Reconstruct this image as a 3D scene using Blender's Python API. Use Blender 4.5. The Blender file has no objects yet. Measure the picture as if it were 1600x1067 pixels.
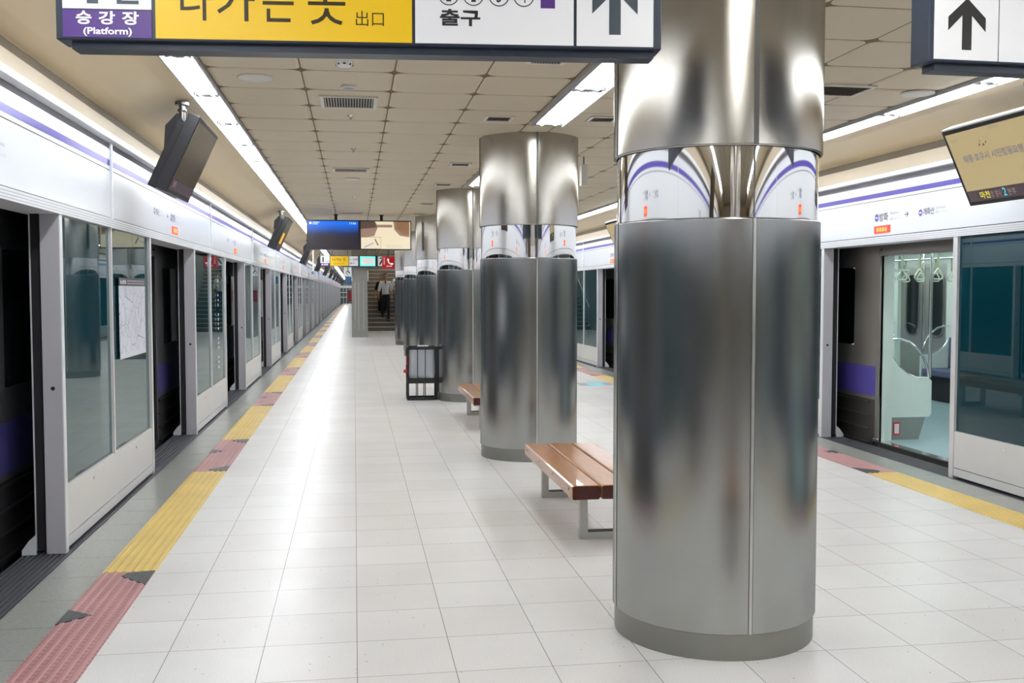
import bpy, bmesh, math, random
from mathutils import Vector, Matrix
random.seed(5)
SC = bpy.context.scene
COL = SC.collection
PI = math.pi

# ---------------------------------------------------------------- camera, world, exposure
FPX, CX, CY, H = 1580.0, 554.0, 454.0, 1.55
yaw = math.atan((800 - CX) / FPX)
pit = math.atan((533.5 - CY) / FPX * math.cos(yaw))
cd = bpy.data.cameras.new('camera'); cam = bpy.data.objects.new('camera', cd); COL.objects.link(cam)
cd.sensor_width = 36; cd.sensor_fit = 'HORIZONTAL'; cd.lens = FPX * 36 / 1600
cd.clip_start = .05; cd.clip_end = 400
cam.location = (0, 0, H)
cam.rotation_euler = (PI / 2 - pit, 0, -yaw)
SC.camera = cam
w = bpy.data.worlds.new('world'); SC.world = w; w.use_nodes = True
w.node_tree.nodes['Background'].inputs[0].default_value = (.55, .6, .65, 1)
w.node_tree.nodes['Background'].inputs[1].default_value = .02
vs = SC.view_settings
vs.view_transform = 'Standard'; vs.look = 'None'; vs.gamma = 1; vs.exposure = 0.85
TUBE = 21.0           # brightness of a fluorescent tube
try:
    SC.cycles.use_denoising = True
    SC.cycles.denoiser = 'OPENIMAGEDENOISE'
    SC.cycles.max_bounces = 9; SC.cycles.diffuse_bounces = 4; SC.cycles.glossy_bounces = 5
    SC.cycles.transparent_max_bounces = 16; SC.cycles.transmission_bounces = 4
    SC.cycles.sample_clamp_indirect = 6; SC.cycles.caustics_refractive = False
    SC.cycles.use_light_tree = True
except Exception:
    pass

# ---------------------------------------------------------------- materials
def nd(nt, t, **k):
    n = nt.nodes.new(t)
    for a, b in k.items():
        if hasattr(n, a): setattr(n, a, b)
        else: n.inputs[a.replace('_', ' ')].default_value = b
    return n
def mat(name, col, rough=.5, metal=0., emit=None, es=0., var=0., vs_=8., bump=0., bs=60., coat=0., stretch=None, spec=.5, aniso=0):
    m = bpy.data.materials.new(name); m.use_nodes = True; nt = m.node_tree
    b = nt.nodes['Principled BSDF']; L = nt.links.new
    b.inputs['Base Color'].default_value = (*col, 1); b.inputs['Roughness'].default_value = rough
    b.inputs['Metallic'].default_value = metal; b.inputs['Coat Weight'].default_value = coat
    b.inputs['Specular IOR Level'].default_value = spec
    if aniso:
        tg = nd(nt, 'ShaderNodeTangent'); tg.direction_type = 'RADIAL'; tg.axis = 'Z'; L(tg.outputs[0], b.inputs['Tangent']); b.inputs['Anisotropic'].default_value = aniso; b.inputs['Anisotropic Rotation'].default_value = 0
    if emit: b.inputs['Emission Color'].default_value = (*emit, 1); b.inputs['Emission Strength'].default_value = es
    if var or bump:
        tc = nd(nt, 'ShaderNodeTexCoord'); src = tc.outputs['Object']
        if stretch:
            mp = nd(nt, 'ShaderNodeMapping'); mp.inputs['Scale'].default_value = stretch; L(src, mp.inputs[0]); src = mp.outputs[0]
    if var:
        n = nd(nt, 'ShaderNodeTexNoise'); n.inputs['Scale'].default_value = vs_; n.inputs['Detail'].default_value = 5; L(src, n.inputs['Vector'])
        r = nd(nt, 'ShaderNodeMix'); r.data_type = 'RGBA'
        r.inputs[6].default_value = (*[c * (1 - var) for c in col], 1); r.inputs[7].default_value = (*[min(1, c * (1 + var)) for c in col], 1)
        L(n.outputs['Fac'], r.inputs[0]); L(r.outputs[2], b.inputs['Base Color'])
        if metal and not aniso:
            mr = nd(nt, 'ShaderNodeMapRange'); mr.inputs[3].default_value = rough * .85; mr.inputs[4].default_value = rough * 1.15
            L(n.outputs['Fac'], mr.inputs[0]); L(mr.outputs[0], b.inputs['Roughness'])
    if bump:
        n2 = nd(nt, 'ShaderNodeTexNoise'); n2.inputs['Scale'].default_value = bs; n2.inputs['Detail'].default_value = 3; L(src, n2.inputs['Vector'])
        bp = nd(nt, 'ShaderNodeBump'); bp.inputs['Strength'].default_value = bump; bp.inputs['Distance'].default_value = .01
        L(n2.outputs['Fac'], bp.inputs['Height']); L(bp.outputs[0], b.inputs['Normal'])
    return m
M = {}
M['steel'] = mat('brushed_steel', (.50, .485, .455), .25, 1, var=.03, vs_=3, aniso=.7)
M['steel_low'] = mat('worn_brushed_steel', (.34, .345, .34), .235, 1, var=.04, vs_=4, aniso=.95)
def brushed(name, col, rough, aniso):
    m = bpy.data.materials.new(name); m.use_nodes = True; nt = m.node_tree; nt.nodes.clear(); L = nt.links.new
    o = nd(nt, 'ShaderNodeOutputMaterial'); g = nd(nt, 'ShaderNodeBsdfAnisotropic'); g.distribution = 'BECKMANN'
    g.inputs['Roughness'].default_value = rough; g.inputs['Anisotropy'].default_value = aniso; g.inputs['Rotation'].default_value = .25
    tc = nd(nt, 'ShaderNodeTexCoord'); n = nd(nt, 'ShaderNodeTexNoise'); n.inputs['Scale'].default_value = 3; L(tc.outputs['Object'], n.inputs['Vector'])
    r = nd(nt, 'ShaderNodeMix'); r.data_type = 'RGBA'; r.inputs[6].default_value = (*[c * .95 for c in col], 1); r.inputs[7].default_value = (*[c * 1.05 for c in col], 1)
    L(n.outputs['Fac'], r.inputs[0]); L(r.outputs[2], g.inputs['Color'])
    tg = nd(nt, 'ShaderNodeTangent'); tg.direction_type = 'RADIAL'; tg.axis = 'Z'; L(tg.outputs[0], g.inputs['Tangent'])
    d = nd(nt, 'ShaderNodeBsdfDiffuse'); d.inputs[0].default_value = (*[c * .45 for c in col], 1)
    mx = nd(nt, 'ShaderNodeMixShader'); mx.inputs[0].default_value = .82; L(d.outputs[0], mx.inputs[1]); L(g.outputs[0], mx.inputs[2]); L(mx.outputs[0], o.inputs[0])
    return m
M['steel'] = brushed('satin_steel', (.52, .50, .465), .25, .2)
M['steel_low'] = brushed('satin_steel_lower', (.44, .445, .44), .24, .35)
M['mirror'] = mat('mirror_steel', (.78, .77, .75), .03, 1)
M['seam'] = mat('seam_steel', (.15, .15, .145), .4, 1, var=.1)
M['seam_light'] = mat('seam_bright', (.62, .62, .6), .3, 1, var=.05)
M['plinth'] = mat('plinth_steel', (.30, .30, .28), .4, 1, var=.12, vs_=5)
M['psd_white'] = mat('white_enamel', (.73, .75, .79), .35, 0, var=.02, vs_=2)
M['psd_panel'] = mat('white_header_panel', (.74, .77, .82), .22, 0, var=.015, vs_=1.5)
M['psd_kick'] = mat('grey_white_kick', (.66, .66, .67), .4, 0, var=.03)
M['psd_alu'] = mat('light_aluminium', (.72, .72, .74), .35, .3, var=.03)
M['psd_post'] = mat('post_grey_paint', (.50, .49, .53), .5, 0, var=.03)
M['purple'] = mat('purple_stripe', (.075, .055, .33), .35)
M['black'] = mat('black_rubber', (.012, .011, .014), .6)
M['blackline'] = mat('dark_joint', (.05, .05, .055), .6)
M['darkgrey'] = mat('dark_grey', (.06, .06, .065), .5, var=.1)
M['grate'] = mat('ribbed_grating', (.13, .13, .15), .45, .4, var=.15, vs_=20)
M['granite'] = mat('grey_granite', (.34, .345, .32), .22, 0, var=.22, vs_=60)
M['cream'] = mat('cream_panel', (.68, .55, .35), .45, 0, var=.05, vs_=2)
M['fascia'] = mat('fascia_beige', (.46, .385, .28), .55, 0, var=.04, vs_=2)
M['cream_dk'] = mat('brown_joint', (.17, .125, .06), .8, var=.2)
M['cove_shade'] = mat('cove_shade_brown', (.13, .10, .065), .7, var=.05)  # brown stands in for the shade inside the cove recess
M['ceil'] = mat('ceiling_panel_paint', (.60, .515, .38), .5, 0, var=.06, vs_=1.3)
M['housing'] = mat('white_reflector', (.42, .43, .46), .4)
M['socket'] = mat('lamp_socket_grey', (.10, .11, .13), .4)
M['tube'] = mat('fluorescent_tube', (1, 1, 1), .5, emit=(.93, .97, 1), es=TUBE)
M['rail_white'] = mat('white_rail', (.9, .9, .92), .2)
M['grey_recess'] = mat('grey_recess', (.33, .33, .36), .6)
M['tv'] = mat('monitor_plastic', (.007, .007, .010), .42, var=.1)
M['tv_edge'] = mat('monitor_bezel', (.015, .012, .02), .3)
M['scr_off'] = mat('monitor_glass', (.13, .095, .055), .22)  # brown base paints the reflection on a switched-off screen
M['scr_cream'] = mat('screen_cream', (.12, .1, .07), .2, emit=(.62, .49, .24), es=.36)
M['scr_tick'] = mat('screen_ticker', (.01, .008, .01), .25, emit=(.03, .02, .025), es=1)
M['scr_yellow'] = mat('led_yellow', (.1, .1, 0), .5, emit=(.95, .85, .06), es=.5)
M['scr_orange'] = mat('led_orange', (.1, .05, 0), .5, emit=(.8, .42, .02), es=.6)
M['scr_cyan'] = mat('led_cyan', (0, .1, .1), .5, emit=(.05, .65, .8), es=.55)
M['scr_dimtext'] = mat('led_dim', (.05, .05, .05), .5, emit=(.12, .08, .07), es=1)
M['scr_grey'] = mat('screen_grey_text', (.05, .05, .05), .5, emit=(.1, .09, .1), es=1)
M['led_red'] = mat('led_red', (.3, .02, .01), .4, emit=(1, .04, .03), es=1.1)
M['led_core'] = mat('led_orange_core', (.3, .1, .01), .4, emit=(1, .30, .06), es=1.1)
M['navy'] = mat('sign_frame_navy', (.02, .03, .055), .4, var=.1)
M['navy_lt'] = mat('sign_end_blue', (.09, .13, .2), .4)
M['s_white'] = mat('sign_white', (.5, .5, .5), .4, emit=(.93, .94, 1), es=.2)
M['s_yellow'] = mat('sign_yellow', (.5, .32, .0), .4, emit=(.95, .60, .005), es=.22)
M['s_purple'] = mat('sign_purple', (.07, .026, .17), .4, emit=(.14, .05, .36), es=.10)
M['s_black'] = mat('sign_black', (.02, .02, .02), .5)
M['s_slate'] = mat('sign_slate', (.05, .07, .09), .5)
M['s_brown'] = mat('sign_letter_brown', (.035, .022, .0), .5)
M['s_text'] = mat('white_letter', (.85, .85, .85), .4, emit=(1, 1, 1), es=.2)
M['s_green'] = mat('sign_green', (.1, .7, .55), .4, emit=(.15, .95, .75), es=.6)
M['s_red'] = mat('sign_red', (.55, .01, .015), .4, emit=(.75, .0, .01), es=.1)
M['dull_red'] = mat('dull_red_paint', (.25, .02, .02), .5)
M['label_ink'] = mat('label_ink', (.03, .03, .05), .5)
M['label_soft'] = mat('label_soft_ink', (.28, .31, .36), .5)
M['label_dot'] = mat('label_purple_dot', (.13, .1, .45), .5)
M['wood'] = mat('varnished_wood', (.37, .145, .036), .3, 0, var=.45, vs_=6, coat=.45, bump=.05, bs=12, stretch=(9, .8, 9))
M['end_shade'] = mat('plank_end_shade', (.07, .016, .012), .35, 0, var=.3, vs_=40)  # dark tone paints the shade on the bench plank ends
M['bench_metal'] = mat('bench_frame_metal', (.5, .5, .47), .35, .6, var=.05)
M['train'] = mat('train_stainless', (.30, .275, .255), .42, .75, var=.12, vs_=2)
M['train_dk'] = mat('train_lower_ribbed', (.10, .095, .09), .45, .6, var=.15)
M['train_blue'] = mat('train_purple_stripe', (.085, .07, .33), .35, var=.05)
M['train_glass'] = mat('train_window_glass', (.012, .02, .022), .05, coat=.5)
M['train_shaded'] = mat('train_steel_shaded', (.075, .075, .08), .4, .4, var=.15, vs_=2)  # darkened train steel, shade of the left track put into the colour
M['train_blue_shaded'] = mat('train_shaded_stripe', (.05, .045, .17), .4, var=.05)  # darkened stripe colour, same painted shade as the left train body
M['train_in'] = mat('train_interior_white', (.66, .74, .70), .4, var=.03)
M['train_floor'] = mat('train_floor_blue', (.30, .42, .46), .35, var=.08, vs_=10)
M['train_lamp'] = mat('train_ceiling_lamp', (1, 1, 1), .5, emit=(.88, 1, .95), es=7)
M['train_door'] = mat('train_inner_door_steel', (.36, .37, .35), .35, .7, var=.1)
M['chrome'] = mat('chrome_rail', (.8, .8, .8), .12, 1)
M['seat'] = mat('train_seat_blue', (.10, .12, .22), .7, var=.2)
M['seat_grey'] = mat('partition_base_grey', (.24, .27, .26), .5, var=.1)
M['strap'] = mat('strap_ring', (.55, .62, .5), .4)
M['strap_belt'] = mat('strap_belt', (.25, .3, .2), .7)
M['yellow'] = None
M['concrete'] = mat('tunnel_concrete', (.05, .05, .052), .9, var=.3, vs_=2)
M['stone'] = mat('stone_cladding', (.33, .33, .31), .3, .15, var=.12, vs_=12)
M['stone_warm'] = mat('warm_stone', (.42, .37, .28), .5, var=.1, vs_=6)
M['stair'] = mat('stair_stone', (.16, .13, .105), .6, var=.25, vs_=9)
M['nosing'] = mat('stair_nosing', (.62, .58, .5), .5)
M['vent_w'] = mat('vent_frame', (.68, .66, .6), .5)
M['vent_d'] = mat('vent_dark', (.06, .045, .035), .8)
M['shirt'] = mat('white_shirt_cloth', (.84, .86, .9), .8, var=.05, vs_=30)
M['trouser'] = mat('black_trouser_cloth', (.012, .012, .016), .85, var=.2)
M['darkcloth'] = mat('dark_top_cloth', (.018, .018, .03), .85, var=.2)
M['jean'] = mat('navy_trouser_cloth', (.03, .05, .13), .85, var=.2)
M['skin'] = mat('skin', (.52, .30, .19), .55, var=.06, vs_=25)
M['hair'] = mat('hair_dark', (.03, .015, .01), .6, var=.3)
M['shoe'] = mat('shoe_leather', (.03, .018, .012), .4)
M['eye'] = mat('eye_white', (.7, .68, .65), .3)
M['pupil'] = mat('eye_pupil', (.02, .015, .01), .2)
M['lip'] = mat('lip_skin', (.42, .17, .13), .5)
M['litter'] = mat('mixed_litter', (.75, .78, .85), .6, var=.5, vs_=14)
M['poster'] = mat('poster_paper', (.70, .72, .80), .4)
M['poster_hd'] = mat('poster_header', (.06, .06, .075), .4)
M['blue_dk'] = mat('blue_box', (.05, .14, .3), .4)
M['tile_edge'] = mat('white_tile_edge', (.75, .75, .74), .3)
M['pa'] = mat('far_partition_green', (.10, .16, .15), .3)

def glassmat(name, tint, body, bfac, ior=1.65, rough=.012):
    m = bpy.data.materials.new(name); m.use_nodes = True; nt = m.node_tree; nt.nodes.clear(); L = nt.links.new
    o = nd(nt, 'ShaderNodeOutputMaterial'); tr = nd(nt, 'ShaderNodeBsdfTransparent'); tr.inputs[0].default_value = (*tint, 1)
    df = nd(nt, 'ShaderNodeBsdfDiffuse'); df.inputs[0].default_value = (*body, 1)
    a = nd(nt, 'ShaderNodeMixShader'); a.inputs[0].default_value = bfac; L(tr.outputs[0], a.inputs[1]); L(df.outputs[0], a.inputs[2])
    gl = nd(nt, 'ShaderNodeBsdfGlossy'); gl.inputs['Roughness'].default_value = rough; gl.inputs[0].default_value = (.92, 1, .98, 1)
    fr = nd(nt, 'ShaderNodeFresnel'); fr.inputs[0].default_value = ior
    b = nd(nt, 'ShaderNodeMixShader'); L(fr.outputs[0], b.inputs[0]); L(a.outputs[0], b.inputs[1]); L(gl.outputs[0], b.inputs[2]); L(b.outputs[0], o.inputs[0])
    return m
M['glass'] = glassmat('teal_screen_glass', (.12, .28, .33), (.012, .15, .22), .2, 1.52)
M['glass_leaf'] = glassmat('sliding_door_glass', (.35, .5, .52), (.02, .10, .12), .12, 1.5)
M['glass_clear'] = glassmat('train_side_glass', (.55, .68, .64), (.02, .05, .05), .1, 1.5)
M['bag'] = glassmat('clear_plastic_bag', (.80, .82, .86), (.8, .83, .9), .42, 1.35, .1)

def floor_mat():
    m = bpy.data.materials.new('terrazzo_tiles'); m.use_nodes = True; nt = m.node_tree; L = nt.links.new
    b = nt.nodes['Principled BSDF']; tc = nd(nt, 'ShaderNodeTexCoord')
    mp = nd(nt, 'ShaderNodeMapping'); L(tc.outputs['Object'], mp.inputs[0]); mp.inputs['Location'].default_value = (0, -.26, 0)
    br = nd(nt, 'ShaderNodeTexBrick'); br.offset = 0; br.squash = 1
    for k, v in (('Scale', 1), ('Mortar Size', .0016), ('Mortar Smooth', .15), ('Bias', 0), ('Brick Width', .4), ('Row Height', .42)): br.inputs[k].default_value = v
    br.inputs['Color1'].default_value = (.70, .675, .655, 1); br.inputs['Color2'].default_value = (.745, .73, .715, 1); br.inputs['Mortar'].default_value = (.10, .09, .08, 1)
    L(mp.outputs[0], br.inputs['Vector'])
    n = nd(nt, 'ShaderNodeTexNoise'); n.inputs['Scale'].default_value = 1.6; n.inputs['Detail'].default_value = 6; L(tc.outputs['Object'], n.inputs['Vector'])
    n3 = nd(nt, 'ShaderNodeTexNoise'); n3.inputs['Scale'].default_value = 130; n3.inputs['Detail'].default_value = 2; L(tc.outputs['Object'], n3.inputs['Vector'])
    v = nd(nt, 'ShaderNodeTexVoronoi'); v.inputs['Scale'].default_value = 26; L(tc.outputs['Object'], v.inputs['Vector'])
    sep = nd(nt, 'ShaderNodeSeparateColor'); L(v.outputs['Color'], sep.inputs[0])
    sp = nd(nt, 'ShaderNodeMath', operation='LESS_THAN'); L(v.outputs['Distance'], sp.inputs[0]); sp.inputs[1].default_value = .10
    s2 = nd(nt, 'ShaderNodeMath', operation='GREATER_THAN'); L(sep.outputs[0], s2.inputs[0]); s2.inputs[1].default_value = .86
    s3 = nd(nt, 'ShaderNodeMath', operation='MULTIPLY'); L(sp.outputs[0], s3.inputs[0]); L(s2.outputs[0], s3.inputs[1])
    mr = nd(nt, 'ShaderNodeMapRange'); mr.inputs[3].default_value = .86; mr.inputs[4].default_value = 1.12; L(n.outputs['Fac'], mr.inputs[0])
    mr2 = nd(nt, 'ShaderNodeMapRange'); mr2.inputs[1].default_value = .3; mr2.inputs[2].default_value = .7; mr2.inputs[3].default_value = .93; mr2.inputs[4].default_value = 1.06; L(n3.outputs['Fac'], mr2.inputs[0])
    mm = nd(nt, 'ShaderNodeMath', operation='MULTIPLY'); L(mr.outputs[0], mm.inputs[0]); L(mr2.outputs[0], mm.inputs[1])
    vm = nd(nt, 'ShaderNodeVectorMath', operation='SCALE'); L(br.outputs['Color'], vm.inputs[0]); L(mm.outputs[0], vm.inputs['Scale'])
    mx = nd(nt, 'ShaderNodeMix'); mx.data_type = 'RGBA'; L(s3.outputs[0], mx.inputs[0]); L(vm.outputs[0], mx.inputs[6]); mx.inputs[7].default_value = (.2, .19, .18, 1)
    L(mx.outputs[2], b.inputs['Base Color'])
    r = nd(nt, 'ShaderNodeMapRange'); r.inputs[3].default_value = .24; r.inputs[4].default_value = .38; L(n.outputs['Fac'], r.inputs[0]); L(r.outputs[0], b.inputs['Roughness'])
    b.inputs['Specular IOR Level'].default_value = .3
    bp = nd(nt, 'ShaderNodeBump'); bp.inputs['Strength'].default_value = .12; bp.inputs['Distance'].default_value = .004; L(n3.outputs['Fac'], bp.inputs['Height']); L(bp.outputs[0], b.inputs['Normal'])
    return m
M['floor'] = floor_mat()
def tact_mat(name, col, dot):
    m = bpy.data.materials.new(name); m.use_nodes = True; nt = m.node_tree; L = nt.links.new
    b = nt.nodes['Principled BSDF']; tc = nd(nt, 'ShaderNodeTexCoord')
    n = nd(nt, 'ShaderNodeTexNoise'); n.inputs['Scale'].default_value = 3; n.inputs['Detail'].default_value = 6; L(tc.outputs['Object'], n.inputs['Vector'])
    mr = nd(nt, 'ShaderNodeMapRange'); mr.inputs[3].default_value = .75; mr.inputs[4].default_value = 1.2; L(n.outputs['Fac'], mr.inputs[0])
    mp = nd(nt, 'ShaderNodeMapping'); mp.inputs['Scale'].default_value = (21.4, 24, 1); L(tc.outputs['Object'], mp.inputs[0])
    v = nd(nt, 'ShaderNodeTexVoronoi'); v.inputs['Randomness'].default_value = 0; v.inputs['Scale'].default_value = 1; v.voronoi_dimensions = '2D'; L(mp.outputs[0], v.inputs['Vector'])
    lt = nd(nt, 'ShaderNodeMath', operation='LESS_THAN'); lt.inputs[1].default_value = .2; L(v.outputs['Distance'], lt.inputs[0])
    vm = nd(nt, 'ShaderNodeVectorMath', operation='SCALE'); vm.inputs[0].default_value = col; L(mr.outputs[0], vm.inputs['Scale'])
    mx = nd(nt, 'ShaderNodeMix'); mx.data_type = 'RGBA'; L(lt.outputs[0], mx.inputs[0]); L(vm.outputs[0], mx.inputs[6]); mx.inputs[7].default_value = (*dot, 1)
    L(mx.outputs[2], b.inputs['Base Color']); b.inputs['Roughness'].default_value = .42
    return m
M['yellow'] = tact_mat('tactile_yellow', (.66, .46, .11), (.74, .58, .22))
M['pink'] = tact_mat('tactile_pink', (.44, .215, .215), (.30, .13, .13))
M['pink_dark'] = tact_mat('tactile_worn_black', (.065, .07, .075), (.03, .03, .035))
def map_mat():
    m = bpy.data.materials.new('route_map_print'); m.use_nodes = True; nt = m.node_tree; L = nt.links.new
    b = nt.nodes['Principled BSDF']; tc = nd(nt, 'ShaderNodeTexCoord')
    acc = None
    for i, (sc, c) in enumerate(((4.5, (.2, .2, .45)), (6.5, (.25, .25, .3)), (9, (.35, .3, .35)))):
        mp = nd(nt, 'ShaderNodeMapping'); mp.inputs['Location'].default_value = (i * 7.1, i * 3.3, i); mp.inputs['Scale'].default_value = (sc, sc, sc); L(tc.outputs['Object'], mp.inputs[0])
        v = nd(nt, 'ShaderNodeTexVoronoi'); v.feature = 'DISTANCE_TO_EDGE'; v.inputs['Scale'].default_value = 1; L(mp.outputs[0], v.inputs['Vector'])
        lt = nd(nt, 'ShaderNodeMath', operation='LESS_THAN'); lt.inputs[1].default_value = .008; L(v.outputs['Distance'], lt.inputs[0])
        mx = nd(nt, 'ShaderNodeMix'); mx.data_type = 'RGBA'; L(lt.outputs[0], mx.inputs[0]); mx.inputs[7].default_value = (*c, 1)
        if acc: L(acc, mx.inputs[6])
        else: mx.inputs[6].default_value = (.70, .72, .80, 1)
        acc = mx.outputs[2]
    L(acc, b.inputs['Base Color']); b.inputs['Roughness'].default_value = .4
    return m
M['map'] = map_mat()
def blue_screen():
    m = bpy.data.materials.new('screen_blue_to_black'); m.use_nodes = True; nt = m.node_tree; L = nt.links.new
    b = nt.nodes['Principled BSDF']; tc = nd(nt, 'ShaderNodeTexCoord'); s = nd(nt, 'ShaderNodeSeparateXYZ'); L(tc.outputs['Object'], s.inputs[0])
    n = nd(nt, 'ShaderNodeTexNoise'); n.inputs['Scale'].default_value = 3; L(tc.outputs['Object'], n.inputs['Vector'])
    ad = nd(nt, 'ShaderNodeMath', operation='MULTIPLY_ADD'); L(n.outputs['Fac'], ad.inputs[0]); ad.inputs[1].default_value = .12; L(s.outputs['Z'], ad.inputs[2])
    mr = nd(nt, 'ShaderNodeMapRange'); mr.inputs[1].default_value = .28; mr.inputs[2].default_value = .54; L(ad.outputs[0], mr.inputs[0])
    cr = nd(nt, 'ShaderNodeValToRGB'); e = cr.color_ramp.elements
    e[0].position = 0; e[0].color = (.012, .004, .012, 1); e[1].position = 1; e[1].color = (0, .17, .95, 1); k = e.new(.35); k.color = (.004, .02, .10, 1)
    L(mr.outputs[0], cr.inputs[0]); L(cr.outputs[0], b.inputs['Emission Color']); b.inputs['Emission Strength'].default_value = .55
    b.inputs['Base Color'].default_value = (.01, .01, .012, 1); b.inputs['Roughness'].default_value = .3
    return m
M['scr_blue'] = blue_screen()
M['c_cream'] = mat('content_cream', (.1, .1, .08), .5, emit=(1, .86, .6), es=.45)
M['c_brown'] = mat('content_brown', (.1, .05, .03), .5, emit=(.26, .13, .06), es=.45, var=.4)
M['c_grey'] = mat('content_mauve', (.1, .05, .03), .5, emit=(.33, .22, .17), es=.45)
M['c_dark'] = mat('content_dark', (.05, .03, .03), .5, emit=(.10, .06, .04), es=.45)
M['c_blue'] = mat('content_blue', (.05, .05, .1), .5, emit=(.25, .3, .7), es=.45)
M['c_text'] = mat('content_text', (.1, .1, .1), .5, emit=(.3, .3, .35), es=.45)

# ---------------------------------------------------------------- mesh helpers
class MB:
    def __init__(s): s.v = []; s.f = []; s.mi = []; s.sm = []
    def add(s, v, f, mi=0, sm=False):
        o = len(s.v); s.v += [tuple(p) for p in v]; s.f += [tuple(i + o for i in q) for q in f]; s.mi += [mi] * len(f); s.sm += [sm] * len(f); return s
    def box(s, x0, x1, y0, y1, z0, z1, mi=0):
        if x0 > x1: x0, x1 = x1, x0
        if y0 > y1: y0, y1 = y1, y0
        v = [(x, y, z) for z in (z0, z1) for y in (y0, y1) for x in (x0, x1)]
        return s.add(v, [(0, 2, 3, 1), (4, 5, 7, 6), (0, 1, 5, 4), (2, 6, 7, 3), (0, 4, 6, 2), (1, 3, 7, 5)], mi)
    def prism(s, prof, a0, a1, axis='y', mi=0, sm=False):
        # closed profile of 2D points; axis y: (x,z); axis z: (x,y); axis x: (y,z)
        def P(p, a): return {'y': (p[0], a, p[1]), 'z': (p[0], p[1], a), 'x': (a, p[0], p[1])}[axis]
        n = len(prof); v = [P(p, a0) for p in prof] + [P(p, a1) for p in prof]
        s.add(v, [(i, (i + 1) % n, n + (i + 1) % n, n + i) for i in range(n)], mi, sm)
        s.add(v, [tuple(range(n))[::-1], tuple(range(n, 2 * n))], mi); return s
    def tube(s, pts, r, n=10, mi=0, closed=False):
        pts = [Vector(p) for p in pts]; R = r if isinstance(r, (list, tuple)) else [r] * len(pts); vs_ = []; m = len(pts)
        up = None
        for i, p in enumerate(pts):
            if closed: t = pts[(i + 1) % m] - pts[i - 1]
            else: t = pts[min(i + 1, m - 1)] - pts[max(i - 1, 0)]
            t.normalize()
            if up is None: up = t.orthogonal().normalized()
            up = (up - t * up.dot(t)).normalized(); b = t.cross(up)
            vs_ += [p + (up * math.cos(2 * PI * k / n) + b * math.sin(2 * PI * k / n)) * R[i] for k in range(n)]
        f = []
        for i in range(m if closed else m - 1):
            j = (i + 1) % m
            f += [(i * n + k, i * n + (k + 1) % n, j * n + (k + 1) % n, j * n + k) for k in range(n)]
        s.add(vs_, f, mi, True)
        if not closed: s.add(vs_, [tuple(range(n))[::-1], tuple(range((m - 1) * n, m * n))], mi)
        return s
    def lathe(s, prof, n=48, c=(0, 0), mi=0, sm=True, a0=0, a1=2 * PI):
        full = abs(a1 - a0 - 2 * PI) < 1e-6; k = n if full else n + 1
        v = [(c[0] + r * math.cos(a0 + (a1 - a0) * i / n), c[1] + r * math.sin(a0 + (a1 - a0) * i / n), z) for r, z in prof for i in range(k)]
        f = []
        for j in range(len(prof) - 1):
            for i in range(n):
                i2 = (i + 1) % k
                f.append((j * k + i, j * k + i2, (j + 1) * k + i2, (j + 1) * k + i))
        return s.add(v, f, mi, sm)
    def build(s, name, mats, parent=None, loc=(0, 0, 0), rot=(0, 0, 0), bevel=0, seg=2):
        me = bpy.data.meshes.new(name); me.from_pydata(s.v, [], s.f)
        if not isinstance(mats, (list, tuple)): mats = [mats]
        for m in mats: me.materials.append(M[m] if isinstance(m, str) else m)
        me.polygons.foreach_set('material_index', s.mi); me.polygons.foreach_set('use_smooth', s.sm); me.update()
        o = bpy.data.objects.new(name, me); COL.objects.link(o); o.location = loc; o.rotation_euler = rot
        if bevel:
            b = bmesh.new(); b.from_mesh(me); bmesh.ops.remove_doubles(b, verts=b.verts, dist=1e-6)
            bmesh.ops.recalc_face_normals(b, faces=b.faces)
            bmesh.ops.bevel(b, geom=[e for e in b.edges if len(e.link_faces) == 2 and e.calc_face_angle(0) > .5], offset=bevel, segments=seg, affect='EDGES', profile=.6)
            b.to_mesh(me); b.free()
        else:
            b = bmesh.new(); b.from_mesh(me); bmesh.ops.recalc_face_normals(b, faces=b.faces); b.to_mesh(me); b.free()
        if parent: o.parent = parent
        return o
def box(name, m, x0, x1, y0, y1, z0, z1, parent=None, bevel=0):
    return MB().box(x0, x1, y0, y1, z0, z1).build(name, m, parent, bevel=bevel)
def tag(o, label=None, cat=None, group=None, kind=None):
    if label: o['label'] = label
    if cat: o['category'] = cat
    if group: o['group'] = group
    if kind: o['kind'] = kind
    return o
def thing(name, label, cat, loc=(0, 0, 0), rz=0, group=None):
    o = bpy.data.objects.new(name, None); COL.objects.link(o); o.location = loc; o.rotation_euler = (0, 0, rz); o.empty_display_size = .2
    return tag(o, label, cat, group)
KIDS = {}
def copy_tree(o, parent=None, label=None, loc=None, group=None):
    c = o.copy(); COL.objects.link(c)
    if parent: c.parent = parent
    for ch in [x for x in COL.objects if x.parent == o]: copy_tree(ch, c)
    if label: c['label'] = label
    if loc: c.location = loc
    if group: c['group'] = group
    return c
_txt = {}
def text_data(body, off=0.0):
    k = (body, off)
    if k not in _txt:
        c = bpy.data.curves.new('lettering', 'FONT'); c.body = body; c.offset = off; c.resolution_u = 3; c.align_x = 'LEFT'
        o = bpy.data.objects.new('lettering', c); COL.objects.link(o)
        dg = bpy.context.evaluated_depsgraph_get(); me = bpy.data.meshes.new_from_object(o.evaluated_get(dg))
        vs_ = [tuple(v.co) for v in me.vertices]; fs = [tuple(p.vertices) for p in me.polygons]
        bpy.data.objects.remove(o); bpy.data.curves.remove(c); bpy.data.meshes.remove(me)
        _txt[k] = (vs_, fs)
    return _txt[k]
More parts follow.
